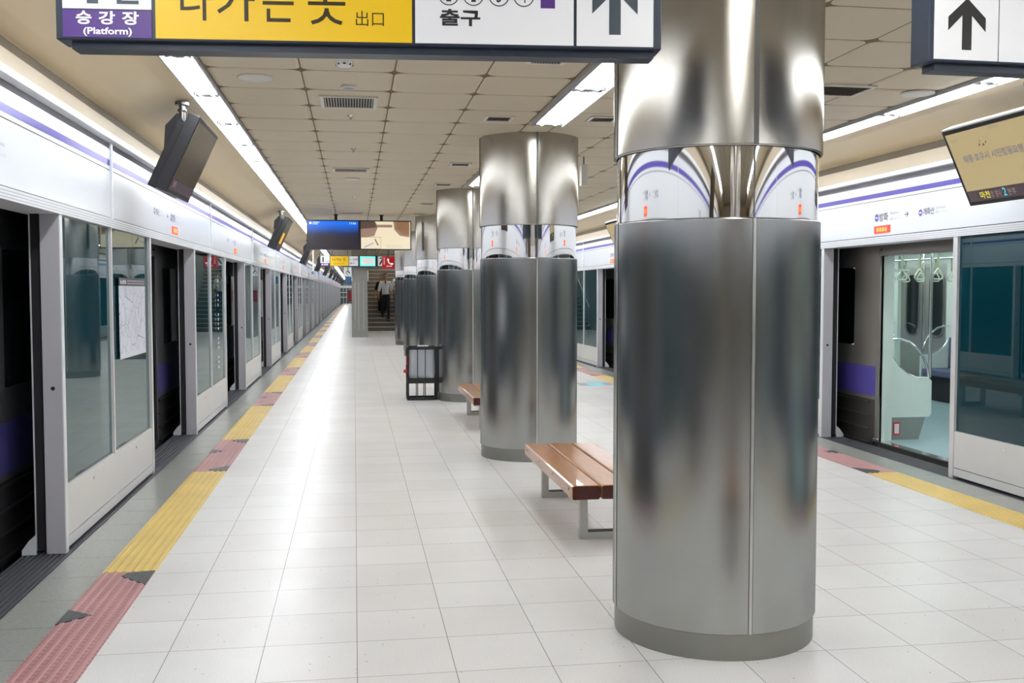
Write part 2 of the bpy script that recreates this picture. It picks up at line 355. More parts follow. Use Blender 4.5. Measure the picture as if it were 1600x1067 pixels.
def put_text(mb, body, org, right, up, height=None, width=None, off=0.0, mi=0):
    """org = lower-left corner of the ink, scaled to a given height and/or width"""
    vs_, fs = text_data(body, off)
    xs = [v[0] for v in vs_]; ys = [v[1] for v in vs_]; x0, x1, y0, y1 = min(xs), max(xs), min(ys), max(ys)
    sy = height / (y1 - y0) if height else width / (x1 - x0); sx = width / (x1 - x0) if width else sy
    org, right, up = Vector(org), Vector(right), Vector(up)
    return mb.add([org + right * ((v[0] - x0) * sx) + up * ((v[1] - y0) * sy) for v in vs_], fs, mi)
def quad(mb, org, right, up, w_, h_, mi=0):
    o, r, u = Vector(org), Vector(right), Vector(up)
    return mb.add([o, o + r * w_, o + r * w_ + u * h_, o + u * h_], [(0, 1, 2, 3)], mi)
def poly(mb, org, right, up, pts, mi=0):
    o, r, u = Vector(org), Vector(right), Vector(up)
    return mb.add([o + r * a + u * b for a, b in pts], [tuple(range(len(pts)))], mi)
def circ(cx, cy, r, n=20): return [(cx + r * math.cos(2 * PI * i / n), cy + r * math.sin(2 * PI * i / n)) for i in range(n)]
ORD = 'first second third fourth fifth sixth seventh eighth ninth tenth eleventh twelfth thirteenth fourteenth fifteenth sixteenth seventeenth eighteenth nineteenth twentieth'.split()
TENS = {20: 'twenty', 30: 'thirty', 40: 'forty', 50: 'fifty', 60: 'sixty', 70: 'seventy', 80: 'eighty', 90: 'ninety'}
def ordw(n):
    if n <= 20: return ORD[n - 1]
    t, u = n // 10 * 10, n % 10
    return TENS[t] + '-' + ORD[u - 1] if u else TENS[t][:-1] + 'ieth'

XL, XR = -1.70, 4.90          # faces of the two screen-door walls
MIDX = 1.625
YB, YE = -9.0, 129.0
P = 5.03
ZC = 2.97

# ---------------------------------------------------------------- setting
def struct(o): o['kind'] = 'structure'; return o
struct(MB().box(XL + .04, XR - .04, YB, YE, -.12, 0).build('floor', 'floor'))
for s, xf in ((-1, XL), (1, XR)):
    a, b_ = xf - s * .04, xf - s * .32          # granite edge course, tiles with open joints
    mb = MB(); y = YB
    while y < YE:
        y2 = min(y + .42, YE); mb.box(a, b_, y + .002, y2 - .002, 0, .003); y = y2
    struct(mb.build('floor', 'granite'))
    mb = MB()                                    # ribbed grating along the doors
    mb.box(a, xf + s * .24, YB, YE, -.12, -.012)
    for i in range(9):
        x = a + s * (.012 + i * .031); mb.box(x, x + s * .012, YB, YE, -.012, .001)
    mb.box(a - s * .0, a + s * .006, YB, YE, -.01, .002)
    struct(mb.build('floor', 'grate'))
    struct(box('floor', 'concrete', xf + s * .24, xf + s * .0, YB, YE, -1.3, -.12))
    struct(box('floor', 'concrete', xf + s * .24, xf + s * 4, YB, YE, -1.4, -1.3))
    struct(box('wall_' + ('left' if s < 0 else 'right'), 'concrete', xf + s * 3.9, xf + s * 4.0, YB, YE, -1.3, 3.4))
    struct(box('ceiling', 'concrete', xf + s * .14, xf + s * 4.0, YB, YE, 3.3, 3.4))
    # cove: fascia, recess with its shade painted brown, sloped soffit up to the light band
    X = lambda d: xf - s * d                     # d = distance from the door wall towards the platform
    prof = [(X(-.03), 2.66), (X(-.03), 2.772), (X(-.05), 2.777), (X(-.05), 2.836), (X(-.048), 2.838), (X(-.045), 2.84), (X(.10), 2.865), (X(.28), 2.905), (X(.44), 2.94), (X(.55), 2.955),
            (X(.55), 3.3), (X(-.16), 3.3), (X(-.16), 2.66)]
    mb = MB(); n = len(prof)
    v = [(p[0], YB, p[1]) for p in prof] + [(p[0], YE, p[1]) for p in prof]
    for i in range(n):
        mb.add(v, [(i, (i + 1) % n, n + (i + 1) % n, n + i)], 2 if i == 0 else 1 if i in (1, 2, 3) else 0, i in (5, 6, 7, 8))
    struct(mb.build('ceiling', ['cream', 'cove_shade', 'fascia']))
    struct(box('trim_1' if s < 0 else 'trim_2', 'rail_white', X(-.02), X(.045), YB, YE, 2.603, 2.64))
    struct(box('trim_3' if s < 0 else 'trim_4', 'grey_recess', X(-.16), X(-.025), YB, YE, 2.53, 2.66))
# suspended metal ceiling: rounded panels over dark joints
xs = [-.93, -.33, .27, .87, 1.47, 1.73, 2.33, 2.93, 3.53, 4.13]
mb = MB(); ROW = .634
def rounded(x0, x1, y0, y1, r, n=3):
    out = []
    for cx, cy, a in ((x1 - r, y1 - r, 0), (x0 + r, y1 - r, PI / 2), (x0 + r, y0 + r, PI), (x1 - r, y0 + r, 1.5 * PI)):
        out += [(cx + r * math.cos(a + PI / 2 * i / n), cy + r * math.sin(a + PI / 2 * i / n)) for i in range(n + 1)]
    return out
k0 = -26
for k in range(k0, 190):
    y0 = 8.0 + k * ROW; y1 = y0 + ROW
    if y0 > YE: break
    for i in range(9):
        if y0 > 39 and i > 1: continue
        g = .005; x0, x1 = xs[i] + g, xs[i + 1] - g; ya, yb = y0 + .0065, y1 - .0065
        r = .07 if x1 - x0 > .4 else .02
        dz = random.uniform(-.0012, .0012)
        A = rounded(x0, x1, ya, yb, r); B = rounded(x0 + .02, x1 - .02, ya + .02, yb - .02, r)
        n = len(A); v = [(p[0], p[1], 2.9765) for p in A] + [(p[0], p[1], ZC + .002 + dz) for p in B]
        mb.add(v, [(j, (j + 1) % n, n + (j + 1) % n, n + j) for j in range(n)], 0, True)
        v2 = v[n:] + [((x0 + x1) / 2, (ya + yb) / 2, ZC - .002 + dz)]
        mb.add(v2, [(j, (j + 1) % n, n) for j in range(n)], 0, True)
mb.box(-.935, 4.135, YB, 39.6, 2.977, 3.1, 1)
mb.box(-.935, .42, 39.6, YE, 2.977, 3.1, 1)
struct(mb.build('ceiling', ['ceil', 'cream_dk']))
# closing walls behind the photographer and at the far end
struct(box('wall_back', 'cream', -5.6, 8.9, YB - .1, YB, -1.3, 3.4))
mb = MB(); mb.box(XL, 5, YE, YE + .1, 0, 3.0, 0); mb.box(XL, 5, YE - .06, YE, 1.95, 2.25, 1)
for z in (.75, 1.35): mb.box(XL, 5, YE - .08, YE, z, z + .1, 1)
for x in (-1.4, -1.0, -.6): mb.box(x, x + .05, YE - .07, YE, 0, 2, 1)
struct(mb.build('wall_front', ['pa', 'rail_white']))

# tactile paving strips
def tactile(side):
    s = -1 if side == 'left' else 1; xf = XL if s < 0 else XR
    t = thing('tactile_paving', ('ribbed yellow and pink tactile strip on the floor along the left screen doors' if s < 0 else
              'ribbed yellow and pink tactile strip along the right screen doors, beyond the columns'), 'tactile paving', (xf - s * .46, 0, 0.0))
    per, off = (5.03, 3.88) if s < 0 else (5.03, 7.97)
    ks = [k for k in range(-4, 26) if YB < off + k * per and off + k * per + 1.88 < YE]
    def seg(y0, y1, name, m):
        mb = MB(); mb.box(-.14, .14, y0, y1, 0.0, .005)
        for i in range(6):
            x = -.118 + i * .0472; mb.prism([(x - .013, .005), (x + .013, .005), (x + .007, .009), (x - .007, .009)], y0 + .004, y1 - .004)
        return mb.build(name, m, t)
    prev = YB
    for k in ks:
        y0 = off + k * per; y1 = y0 + 1.88
        seg(prev, y0, 'yellow_strip', 'yellow'); p = seg(y0, y1, 'pink_strip', 'pink'); prev = y1
        if y0 < 60:
            e = .0095; q = -s
            for pts in ([(q * .14, y1), (q * .0, y1 - .03), (q * -.02, y1 - .09), (q * .14, y1 - .27)], [(q * .14, y0 + .26), (q * -.02, y0 + .08), (q * .04, y0 + .0), (q * .14, y0)],
                        [(-q * .14, y0 + 1.22), (-q * .01, y0 + 1.12), (-q * .14, y0 + 1.0)]):
                MB().prism([(a, b_) for a, b_ in pts], .0048, e, 'z').build('worn_patch', 'pink_dark', p)
    seg(prev, YE, 'yellow_strip', 'yellow')
tactile('left'); tactile('right')

# ---------------------------------------------------------------- platform screen doors
def psd(side):
    s = -1 if side == 'left' else 1                       # local x: s*depth ; local y along platform from opening start
    t = thing('platform_screen_door', None, 'screen door', (0, 0, 0))
    W = 2.33 if s < 0 else 2.33; J0, J1 = -1.38, 3.65
    def B(name, m, d0, d1, y0, y1, z0, z1, par=t, bevel=0): return box(name, m, s * d0, s * d1, y0, y1, z0, z1, par, bevel)
    def MBB(mb, d0, d1, y0, y1, z0, z1, mi=0): return mb.box(s * d0, s * d1, y0, y1, z0, z1, mi)
    # header
    mb = MB(); MBB(mb, 0, .12, J0 + .004, J1 - .026, 2.07, 2.40); MBB(mb, 0, .12, J0 + .004, J1 - .026, 2.406, 2.552)
    hp = mb.build('header_panel', 'psd_panel', t)
    mb = MB(); MBB(mb, .004, .13, J0, J1, 2.062, 2.53); mb.build('joint_backing', 'blackline', t)
    B('purple_stripe', 'purple', -.001, .0, J0 + .004, J1 - .026, 2.432, 2.476, hp)
    mb = MB(); MBB(mb, -.012, .10, J0, J1, 2.0, 2.062)
    for z in (2.012, 2.028, 2.044): MBB(mb, -.0125, -.012, J0, J1, z, z + .003, 1)
    MBB(mb, .10, .20, J0, J1, 2.0, 2.53, 0)
    MBB(mb, -.014, .0, J1 - .024, J1, 2.06, 2.60)
    mb.build('header_frame', ['psd_white', 'grey_recess'], t)
    # station label and LED box
    r = Vector((0, 1, 0)) if s < 0 else Vector((0, -1, 0)); up = Vector((0, 0, 1)); xx = s * -.0022
    def yy(c): return c if s < 0 else c
    mb = MB()
    def tx(b_, y, z, h, w_=None, mi=0, off=0): put_text(mb, b_, (xx, y, z), r, up, h, w_, off, mi)
    def dot(y, z, rr): poly(mb, (xx, y, z), r, up, circ(0, 0, rr), 2); quad(mb, Vector((xx * 1.3, y, z)) - r * rr * .65 - up * .007, r, up, rr * 1.3, .014, 3)
    def arr(y, z, q): poly(mb, (xx, y, z), r * q, up, [(0, -.004), (.05, -.004), (.032, -.02), (.04, -.025), (.068, 0), (.04, .025), (.032, .02), (.05, .004), (0, .004)], 0)
    if s > 0:
        dot(1.255, 2.243, .037); tx('방화', 1.205, 2.205, .078, .155, 0, .01); tx('Banghwa', 1.01, 2.25, .034, .15, 1); tx('傍花 バンファ', 1.01, 2.205, .022, .17, 1)
        arr(.765, 2.24, 1)
        dot(.505, 2.235, .030); tx('개화산', .46, 2.21, .062, .17, 0, .008); tx('Gaehwasan', .27, 2.25, .026, .15, 1); tx('開花山 ケファサン', .27, 2.215, .018, .19, 1)
        ly = 1.15
    else:
        dot(.18, 2.243, .030); tx('개화산', .23, 2.21, .062, .17, 0, .008); tx('Gaehwasan', .43, 2.25, .026, .15, 1); tx('開花山 ケファサン', .43, 2.215, .018, .19, 1)
        arr(.845, 2.24, -1)
        dot(1.0, 2.243, .037); tx('방화', 1.06, 2.205, .078, .155, 0, .01); tx('Banghwa', 1.25, 2.25, .034, .18, 1); tx('傍花 バンファ', 1.25, 2.205, .022, .2, 1)
        ly = 1.18
    mb.build('station_label', ['label_ink', 'label_soft', 'label_dot', 'psd_panel'], hp)
    mb = MB(); MBB(mb, -.006, .0, ly - .145, ly + .145, 2.095, 2.165)
    lb = mb.build('led_display', 'led_red', t, bevel=.002)
    mb = MB()
    for i in range(4): MBB(mb, -.0075, -.006, ly - .09 + i * .05, ly - .055 + i * .05, 2.11, 2.148)
    mb.build('led_glyphs', 'led_core', lb)
    # fixed glass bays
    def bay(y0, y1):
        g = B('glass_panel', 'glass', .018, .03, y0, y1, .395, 2.0)
        mb = MB(); MBB(mb, 0, .05, y0, y1, .092, .392); MBB(mb, .0, .05, y0, y1, .022, .086); MBB(mb, .006, .045, y0, y1, .086, .092, 1)
        mb.tube([(s * -.004, (y0 + y1) / 2, .33), (s * .001, (y0 + y1) / 2, .33)], .011, 12, 2)
        mb.build('kick_panel', ['psd_kick', 'blackline', 'chrome'], t)
    bay(J0 + .002, -.065); bay(2.39, J1 - .036)
    mb = MB(); MBB(mb, .0, .05, J1 - .034, J1, .02, 2.0); mb.build('mullion', 'psd_alu', t)
    mb = MB(); MBB(mb, -.004, .09, -.062, 0, .0, 2.0); mb.build('door_frame', 'psd_alu', t)
    mb = MB(); MBB(mb, -.006, .0, W, W + .055, 0, 2.0, 1); MBB(mb, .0, .105, W, W + .055, 0, 2.0); mb.tube([(s * .05, W - .004, .98), (s * .05, W + .001, .98)], .012, 10, 2)
    mb.build('post', ['psd_post', 'psd_white', 'black'], t)
    # open sliding leaves behind the fixed glass
    for (a, b_) in ((W + .01, W + 1.16), (-1.16, -.01)):
        d = B('sliding_door', 'glass_leaf', .132, .142, a + .04, b_ - .04, .14, 1.96)
        mb = MB(); e = .05
        MBB(mb, .115, .16, a, a + e, .02, 2.0); MBB(mb, .115, .16, b_ - e, b_, .02, 2.0); MBB(mb, .115, .16, a + e, b_ - e, .02, .14); MBB(mb, .115, .16, a + e, b_ - e, 1.95, 2.0)
        mb.build('leaf_frame', 'black', d)
        edge = a if a > 0 else b_
        MBB(MB(), 0, 0, 0, 0, 0, 0)
        B('edge_trim', 'psd_alu', .160, .168, edge - .004, edge + .004, .02, 2.0, d)
    mb = MB(); mb.prism([(s * .16, .0), (s * .24, .0), (s * .24, .03), (s * .20, .085), (s * .16, .12)], W - .012, W - .0); mb.build('door_guide', 'psd_white', t)
    return t
SIDE = {'left': (XL, 8.95, range(-3, 24)), 'right': (XR, 7.73, range(-3, 9))}
for side in ('left', 'right'):
    xf, y0, ks = SIDE[side]; proto = None; n = 0
    for k in ks:
        y = y0 + k * P
        if side == 'left' and y + 3.7 > YE: break
        first_seen = -1 if side == 'left' else 0
        idx = k - first_seen + 1
        if idx > 0: lab = 'white-framed glass screen door bay with a red LED display, %s from the front along the %s track' % (ordw(idx), side)
        else: lab = 'white-framed glass screen door bay on the %s track, %s behind the photographer' % (side, ordw(1 - idx))
        if proto is None: proto = psd(side); o = proto; o['label'] = lab; o.location = (xf, y, 0)
        else: o = copy_tree(proto, None, lab, (xf, y, 0))
        o['group'] = 'platform screen doors of the %s track' % side

# route map poster and lettering on the left glass, red and arrow stickers
pt = thing('route_map_poster', 'white metro route map poster with dark header on the left screen door glass', 'poster', (XL + .016 - .02, 8.22, 1.06))
box('paper', 'map', -.0, .004, -.46, .46, 0, .53, pt); box('header_strip', 'poster_hd', -.0, .0045, -.46, .46, .53, .59, pt)
mb = MB(); put_text(mb, '노선도', (.0055, -.43, .545), (0, 1, 0), (0, 0, 1), .03, .2, .02); put_text(mb, 'Seoul Metropolitan Rapid Transit', (.0055, -.19, .562), (0, 1, 0), (0, 0, 1), .012, .6); put_text(mb, 'Route map of all metro lines', (.0055, -.19, .542), (0, 1, 0), (0, 0, 1), .012, .6)
mb.build('header_lettering', 's_text', pt)
box('bottom_margin', 'poster', .0, .0043, -.46, .46, -.012, .03, pt)
vt = MB()
for i, ch in enumerate('기대지 마세요 출입문에 손대지 마세요'):
    if ch != ' ': put_text(vt, ch, (0, 0, 1.72 - i * .06), (0, 1, 0), (0, 0, 1), .035, .1, .01)
tag(vt.build('glass_lettering', 's_text', None, (XL - .002, 13.15, 0)), 'column of small white letters on the glass left of the third left-hand door', 'lettering')

# ---------------------------------------------------------------- steel columns
def column():
    t = thing('steel_column', None, 'column')
    def cyl(name, m, r, z0, z1, lip=.004):
        return MB().lathe([(r - lip * 3, z0), (r - lip, z0), (r, z0 + lip), (r, z0 + lip * 2), (r, z1 - lip * 2), (r, z1 - lip), (r - lip, z1), (r - lip * 3, z1)], 96).build(name, m, t)
    MB().lathe([(.449, 0), (.449, .112)], 96).build('plinth', 'plinth', t)
    cyl('lower_cladding', 'steel_low', .458, .112, 1.853)
    MB().lathe([(.446, 1.85), (.446, 2.15)], 128).build('mirror_band', 'mirror', t)
    cyl('upper_cladding', 'steel', .463, 2.146, ZC + .01)
    for i in range(4):
        a = -PI / 2 + i * PI / 2
        mb = MB()
        for (r, z0, z1, w_, mi) in ((.4585, .115, 1.85, .006, 1), (.4465, 1.855, 2.146, .003, 0), (.4635, 2.15, ZC, .010, 0)):
            c, sn = math.cos(a), math.sin(a); q = [(r - .02, -w_), (r + .002, -w_), (r + .002, w_), (r - .02, w_)]
            mb.prism([(c * x - sn * y, sn * x + c * y) for x, y in q], z0, z1, 'z', mi)
            if mi == 1:
                for ww in (-w_ - .002, w_ + .002):
                    q = [(r - .02, ww - .0012), (r + .0008, ww - .0012), (r + .0008, ww + .0012), (r - .02, ww + .0012)]
                    mb.prism([(c * x - sn * y, sn * x + c * y) for x, y in q], z0, z1, 'z', 0)
        mb.build('seam_strip', ['seam', 'seam_light'], t)
    return t
CY_ = [4.42, 9.42, 14.42, 19.40, 24.5, 29.6]
cl = ['large brushed steel column in the right foreground, nearest of the row', 'brushed steel column just beyond the nearer wooden bench, second of the row',
      'brushed steel column right behind the wire waste bin, third of the row', 'brushed steel column behind the bin column, fourth of the row',
      'brushed steel column below the right end of the twin screen, fifth of the row', 'farthest visible steel column, next to the foot of the stairs']
c0 = column(); c0.location = (MIDX, CY_[0], 0); c0['label'] = cl[0]; c0['group'] = 'row of steel columns'
for i in range(1, 6): copy_tree(c0, None, cl[i], (MIDX, CY_[i], 0))
copy_tree(c0, None, 'brushed steel column standing behind the photographer', (MIDX, -.6, 0))
copy_tree(c0, None, 'brushed steel column standing farther behind the photographer', (MIDX, -5.6, 0))

# ---------------------------------------------------------------- fluorescent fixtures
def fixture(wd, ln, nt_):
    t = thing('fluorescent_light', None, 'ceiling light')
    mb = MB(); h = wd / 2
    mb.prism([(-h, -.008), (-h + .012, -.012), (-h + .035, .055), (h - .035, .055), (h - .012, -.012), (h, -.008), (h, .08), (-h, .08)], 0.004, ln - .004)
    mb.build('reflector_housing', 'housing', t)
    for y in (.004, ln - .05): MB().prism([(-h + .02, .05), (h - .02, .05), (h - .03, .0), (-h + .03, .0)], y, y + .045).build('lamp_socket', 'socket', t)
    for i in range(nt_):
        x = (i - (nt_ - 1) / 2) * wd * .42
        MB().tube([(x, .05, .008), (x, ln - .05, .008)], .016, 8).build('tube', 'tube', t)
    return t
FL = P / 4
pL = None
for side, xc in (('left', -1.04), ('right', 4.24)):
    y = -6.2 ; n = 0
    while y < (62 if side == 'left' else 40):
        idx = int(round((y + 6.2) / FL))
        if y > 5.0:
            n += 1; lab = 'white fluorescent fixture in the %s ceiling light band, %s from the front' % (side, ordw(n))
        else: lab = 'white fluorescent fixture of the %s light band above or behind the photographer, %s of these' % (side, ordw(idx + 1))
        if pL is None: pL = fixture(.215, FL, 2); o = pL; o['label'] = lab; o.location = (xc, y, ZC - .012)
        else: o = copy_tree(pL, None, lab, (xc, y, ZC - .012))
        o['group'] = 'fluorescent fixtures of the %s light band' % side
        y += FL
fl = fixture(.215, P, 2); fl['label'] = 'long lit tube run of the left light band, nearest beyond the stairs'; y = -6.2 + FL * 55; fl.location = (-1.04, y, ZC - .012); fl['group'] = 'far light runs'
k = 2
while y + 2 * P < YE:
    y += P; copy_tree(fl, None, 'long lit tube run of the left light band, %s of those beyond the stairs' % ordw(k), (-1.04, y, ZC - .012)); k += 1
fc = fixture(.27, 1.5, 2); cl_ = []
lo = ['nearer', 'farther']
j = 0
names = {-1: 'over and behind the photographer', 0: 'between the first and second columns', 1: 'between the second and third columns', 2: 'between the third and fourth columns', 3: 'between the fourth and fifth columns', 4: 'between the fifth and sixth columns'}
for i, cy in [(-1, -.6)] + list(enumerate(CY_[:5])):
    for q in range(2):
        lab = 'ceiling light fixture %s, %s of the pair' % (names[i], lo[q])
        o = fc if j == 0 else copy_tree(fc); j += 1
        o.location = (1.615, cy + 1.02 + 1.5 * q, ZC - .03); o['label'] = lab; o['group'] = 'centre lights between the columns'

for q, y in enumerate((39.9, 41.6, 43.3)):  # added lamps, out of view, to brighten the dark stairs and people
    for sd, xx in (('left', .95), ('right', 2.25)):
        copy_tree(fc, None, 'added light fixture brightening the %s side of the stairs, %s from the bottom' % (sd, ordw(q + 1)), (xx, y, 4.86))
# ---------------------------------------------------------------- ceiling fittings
def vent(x, y, wx, wy, label, slats=18, frame='vent_w'):
    t = thing('ceiling_vent', label, 'vent', (x, y, ZC - .004), 0, 'air vents in the ceiling')
    mb = MB(); f = .028; z0, z1 = -.008, .004
    mb.box(-wx / 2, wx / 2, -wy / 2, -wy / 2 + f, z0, z1).box(-wx / 2, wx / 2, wy / 2 - f, wy / 2, z0, z1).box(-wx / 2, -wx / 2 + f, -wy / 2 + f, wy / 2 - f, z0, z1).box(wx / 2 - f, wx / 2, -wy / 2 + f, wy / 2 - f, z0, z1)
    mb.build('frame', frame, t)
    box('duct_backing', 'vent_d', -wx / 2 + f, wx / 2 - f, -wy / 2 + f, wy / 2 - f, .0, .003, t)
    mb = MB()
    for i in range(slats):
        xx = -wx / 2 + f + (wx - 2 * f) * (i + .5) / slats; mb.box(xx - .0022, xx + .0022, -wy / 2 + f, wy / 2 - f, -.006, .0)
    mb.build('slats', frame if wx > .3 and x < 1 else 'vent_d', t)
vent(-.03, 7.76, .42, .46, 'white-framed slatted ceiling vent just beyond the round downlight, nearest in the left aisle')
vent(-.03, 12.06, .42, .34, 'slatted ceiling vent, second in the left aisle')
vent(-.06, 18.7, .48, .3, 'slatted ceiling vent just in front of the twin screen')
for i, (y, nm) in enumerate(((6.15, 'behind the bottom edge of the large sign'), (8.3, 'left of the near end of the first centre light'), (11.33, 'left of the second column top'), (13.5, 'left of the third column top'), (16.5, 'over the left of the third column, farther back'), (18.7, 'above the right end of the twin screen'))):
    vent(1.18, y, .24, .24, 'small dark ceiling vent %s' % nm, 10)
vent(2.03, 8.2, .24, .24, 'small dark ceiling vent right of the centre light, partly behind the big column', 10)
vent(3.38, 6.78, .42, .36, 'white-framed slatted ceiling vent right of the big column', 18)
def disc(name, cat, x, y, r, label, inner=True):
    t = thing(name, label, cat, (x, y, ZC - .002))
    MB().lathe([(r, 0), (r, -.008), (r * .86, -.014), (r * .8, -.010), (0, -.010)], 32).build('rim', 'vent_w', t)
    if inner: MB().lathe([(r * .78, -.0105), (r * .5, -.014), (0, -.015)], 32).build('grille', 'grey_recess' if r < .08 else 'vent_w', t)
disc('ceiling_speaker', 'speaker', -.64, 6.97, .115, 'round white ceiling speaker beside the left light band')
disc('ceiling_speaker', 'speaker', 4.0, 6.79, .115, 'round white ceiling speaker beside the right light band')
disc('downlight', 'ceiling light', -.03, 7.19, .055, 'small round recessed downlight before the nearest vent')
disc('ceiling_speaker', 'speaker', -.02, 13.0, .10, 'round ceiling speaker just beyond the second aisle vent')
t = thing('smoke_detector', 'white domed smoke detector under the ceiling by the large sign', 'smoke detector', (-.05, 6.4, ZC))
MB().lathe([(.055, 0), (.055, -.018), (.05, -.03), (.03, -.045), (0, -.047)], 28).build('housing', 'rail_white', t)
mb = MB()
for i in range(8): a = i * PI / 4; mb.box(.046 * math.cos(a) - .008, .046 * math.cos(a) + .008, .046 * math.sin(a) - .008, .046 * math.sin(a) + .008, -.031, -.022)
mb.build('sensor_slot', 'black', t)
for x, y, lb in ((-.02, 8.36, 'tiny ceiling sprinkler between the first two aisle vents'), (0, 10.3, 'tiny ceiling sprinkler farther along the aisle ceiling'), (0, 15.5, 'tiny ceiling sprinkler far along the aisle, past the second vent')):
    t = thing('sprinkler', lb, 'sprinkler', (x, y, ZC)); MB().lathe([(.028, 0), (.026, -.006), (.008, -.007), (.008, -.03), (.014, -.032), (0, -.034)], 16).build('head', 'chrome', t)
t = thing('hanging_box', 'slim white box hung from the ceiling right of the second column', 'box', (2.40, 10.5, 2.66))
box('casing', 'vent_w', -.035, .035, -.05, .05, 0, .22, t, .004); MB().tube([(0, 0, .22), (0, 0, .305)], .008).build('hanger', 'seam', t)

# ---------------------------------------------------------------- hanging monitors above both edges
def monitor(side, lit):
    s = 1 if side == 'left' else -1                       # faces +x on the left, -x on the right
    t = thing('hanging_monitor', None, 'monitor')
    u = Vector((s * .245, 0, .535)).normalized(); n = Vector((s * u.z, 0, -s * u.x * 1.0)).normalized()
    n = Vector((s * abs(u.z), 0, -abs(u.x))).normalized(); hh, W = .59, .97
    def slab(name, m, a0, a1, y0, y1, d0, d1, par=t, bevel=0):
        v = [n * d + u * a + Vector((0, y, 0)) for a in (a0, a1) for y in (y0, y1) for d in (d0, d1)]
        return MB().add(v, [(0, 1, 3, 2), (4, 6, 7, 5), (0, 4, 5, 1), (2, 3, 7, 6), (0, 2, 6, 4), (1, 5, 7, 3)]).build(name, m, par, bevel=bevel)
    hs = slab('casing', 'tv', 0, hh, -W / 2, W / 2, -.085, 0, bevel=.004)
    if side == 'right': slab('top_trim', 'rail_white', hh, hh + .012, -W / 2, W / 2, -.085, -.004, hs)
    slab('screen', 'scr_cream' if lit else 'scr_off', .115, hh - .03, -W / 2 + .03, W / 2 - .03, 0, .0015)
    tk = slab('ticker', 'scr_tick', .03, .113, -W / 2 + .03, W / 2 - .03, 0, .0015)
    slab('rear_box', 'tv', -.01, .50, -W / 2 + .05, W / 2 - .05, -.15, -.085, bevel=.006)
    for y in (-.33, .12):
        mb = MB(); v = [n * d + u * a + Vector((0, y + e, 0)) for a, d in ((.40, -.15), (.52, -.12), (.56, -.19), (.44, -.23), (.28, -.17)) for e in (0, .02)]
        mb.add(v, [(0, 2, 4, 6, 8), (1, 9, 7, 5, 3)] + [(2 * i, 2 * ((i + 1) % 5), 2 * ((i + 1) % 5) + 1, 2 * i + 1) for i in range(5)])
        mb.build('bracket', 'tv', t)
    top = u * .5 - n * .13
    mb = MB(); y = -.30; zt = 2.925 - (2.265 if side == 'left' else 2.18)
    mb.tube([(top.x, y, top.z - .04), (top.x, y, zt)], .022, 12); mb.lathe([(.05, zt - .012), (.05, zt + .008)], 20, (top.x, y)); mb.lathe([(0, zt - .012), (.05, zt - .012)], 20, (top.x, y))
    mb.lathe([(.03, zt - .06), (.034, zt - .05), (.03, zt - .04)], 16, (top.x, y))
    mb.build('mounting_pole', 'seam', t)
    # lettering on the screen
    r = Vector((0, s * 1.0, 0)); base = Vector((0, -s * W / 2, 0))
    P_ = lambda a, b_, d=.003: base + r * a + u * b_ + n * d
    if lit:
        mb = MB(); put_text(mb, '태풍·호우시 시민행동요령', P_(.14, .325), r, u, .06, .66, .025); mb.build('screen_lettering', 'scr_grey', t); mb = MB(); put_text(mb, '국민안전처', P_(.07, .50), r, u, .014, .08); mb.build('screen_caption', 'scr_grey', t); mb = MB(); put_text(mb, '서울메트로', P_(.52, .53), r, u, .02, .12)
        mb.build('screen_caption', 'scr_grey', t)
        mb = MB()
        for a, b_, w_ in ((.36, .43, .025), (.385, .455, .012), (.40, .425, .03), (.44, .44, .02)): poly(mb, P_(a, b_), r, u, [(0, 0), (w_, .004), (w_ * .6, .022)], 0)
        mb.build('screen_motif', 's_green', t).data.materials[0] = M['c_dark']
        mb = MB(); put_text(mb, '마천', P_(.17, .045), r, u, .055, .11, .01); mb.build('ticker_lettering', 'scr_yellow', tk)
        mb = MB(); put_text(mb, '2', P_(.43, .045), r, u, .06, .035, .01); mb.build('ticker_number', 'scr_cyan', tk)
        mb = MB(); put_text(mb, '행 열차', P_(.29, .045), r, u, .05, .12, .01); put_text(mb, '분후', P_(.48, .045), r, u, .05, .09, .01); mb.build('ticker_faint_lettering', 'scr_dimtext', tk)
    else:
        mb = MB(); put_text(mb, '방화', P_(.10, .05), r, u, .05, .11, .01); mb.build('ticker_lettering', 'scr_dimtext', tk)
    return t
TVY = 8.085
tl = monitor('left', False); tl.location = (-1.33, TVY, 2.265); tl['label'] = 'tilted black monitor hanging over the left screen doors, nearest of its row'; tl['group'] = 'monitors over the left track'
for k in range(1, 12):
    o = copy_tree(tl, None, 'tilted black monitor over the left screen doors, %s of its row' % ordw(k + 1), (-1.33, TVY + 10.15 * k, 2.265))
    if k == 1:
        u = Vector((.245, 0, .535)).normalized(); n = Vector((u.z, 0, -u.x)); mb = MB(); quad(mb, Vector((0, -.42, 0)) + u * .12 + n * .004, (0, 1, 0), u, .42, .2); mb.build('screen_image', 'scr_orange', o)
copy_tree(tl, None, 'tilted black monitor over the left screen doors, behind the photographer', (-1.33, TVY - 10.15, 2.265))
tr = monitor('right', True); tr.location = (4.53, 6.46, 2.18); tr['label'] = 'tilted monitor with a cream notice screen hanging at the right edge of the view'; tr['group'] = 'monitors over the right track'
copy_tree(tr, None, 'tilted monitor over the right track seen in the gap left of the big column', (4.53, 16.62, 2.18))
copy_tree(tr, None, 'tilted monitor over the right track far back, hidden by the columns', (4.53, 26.8, 2.18))

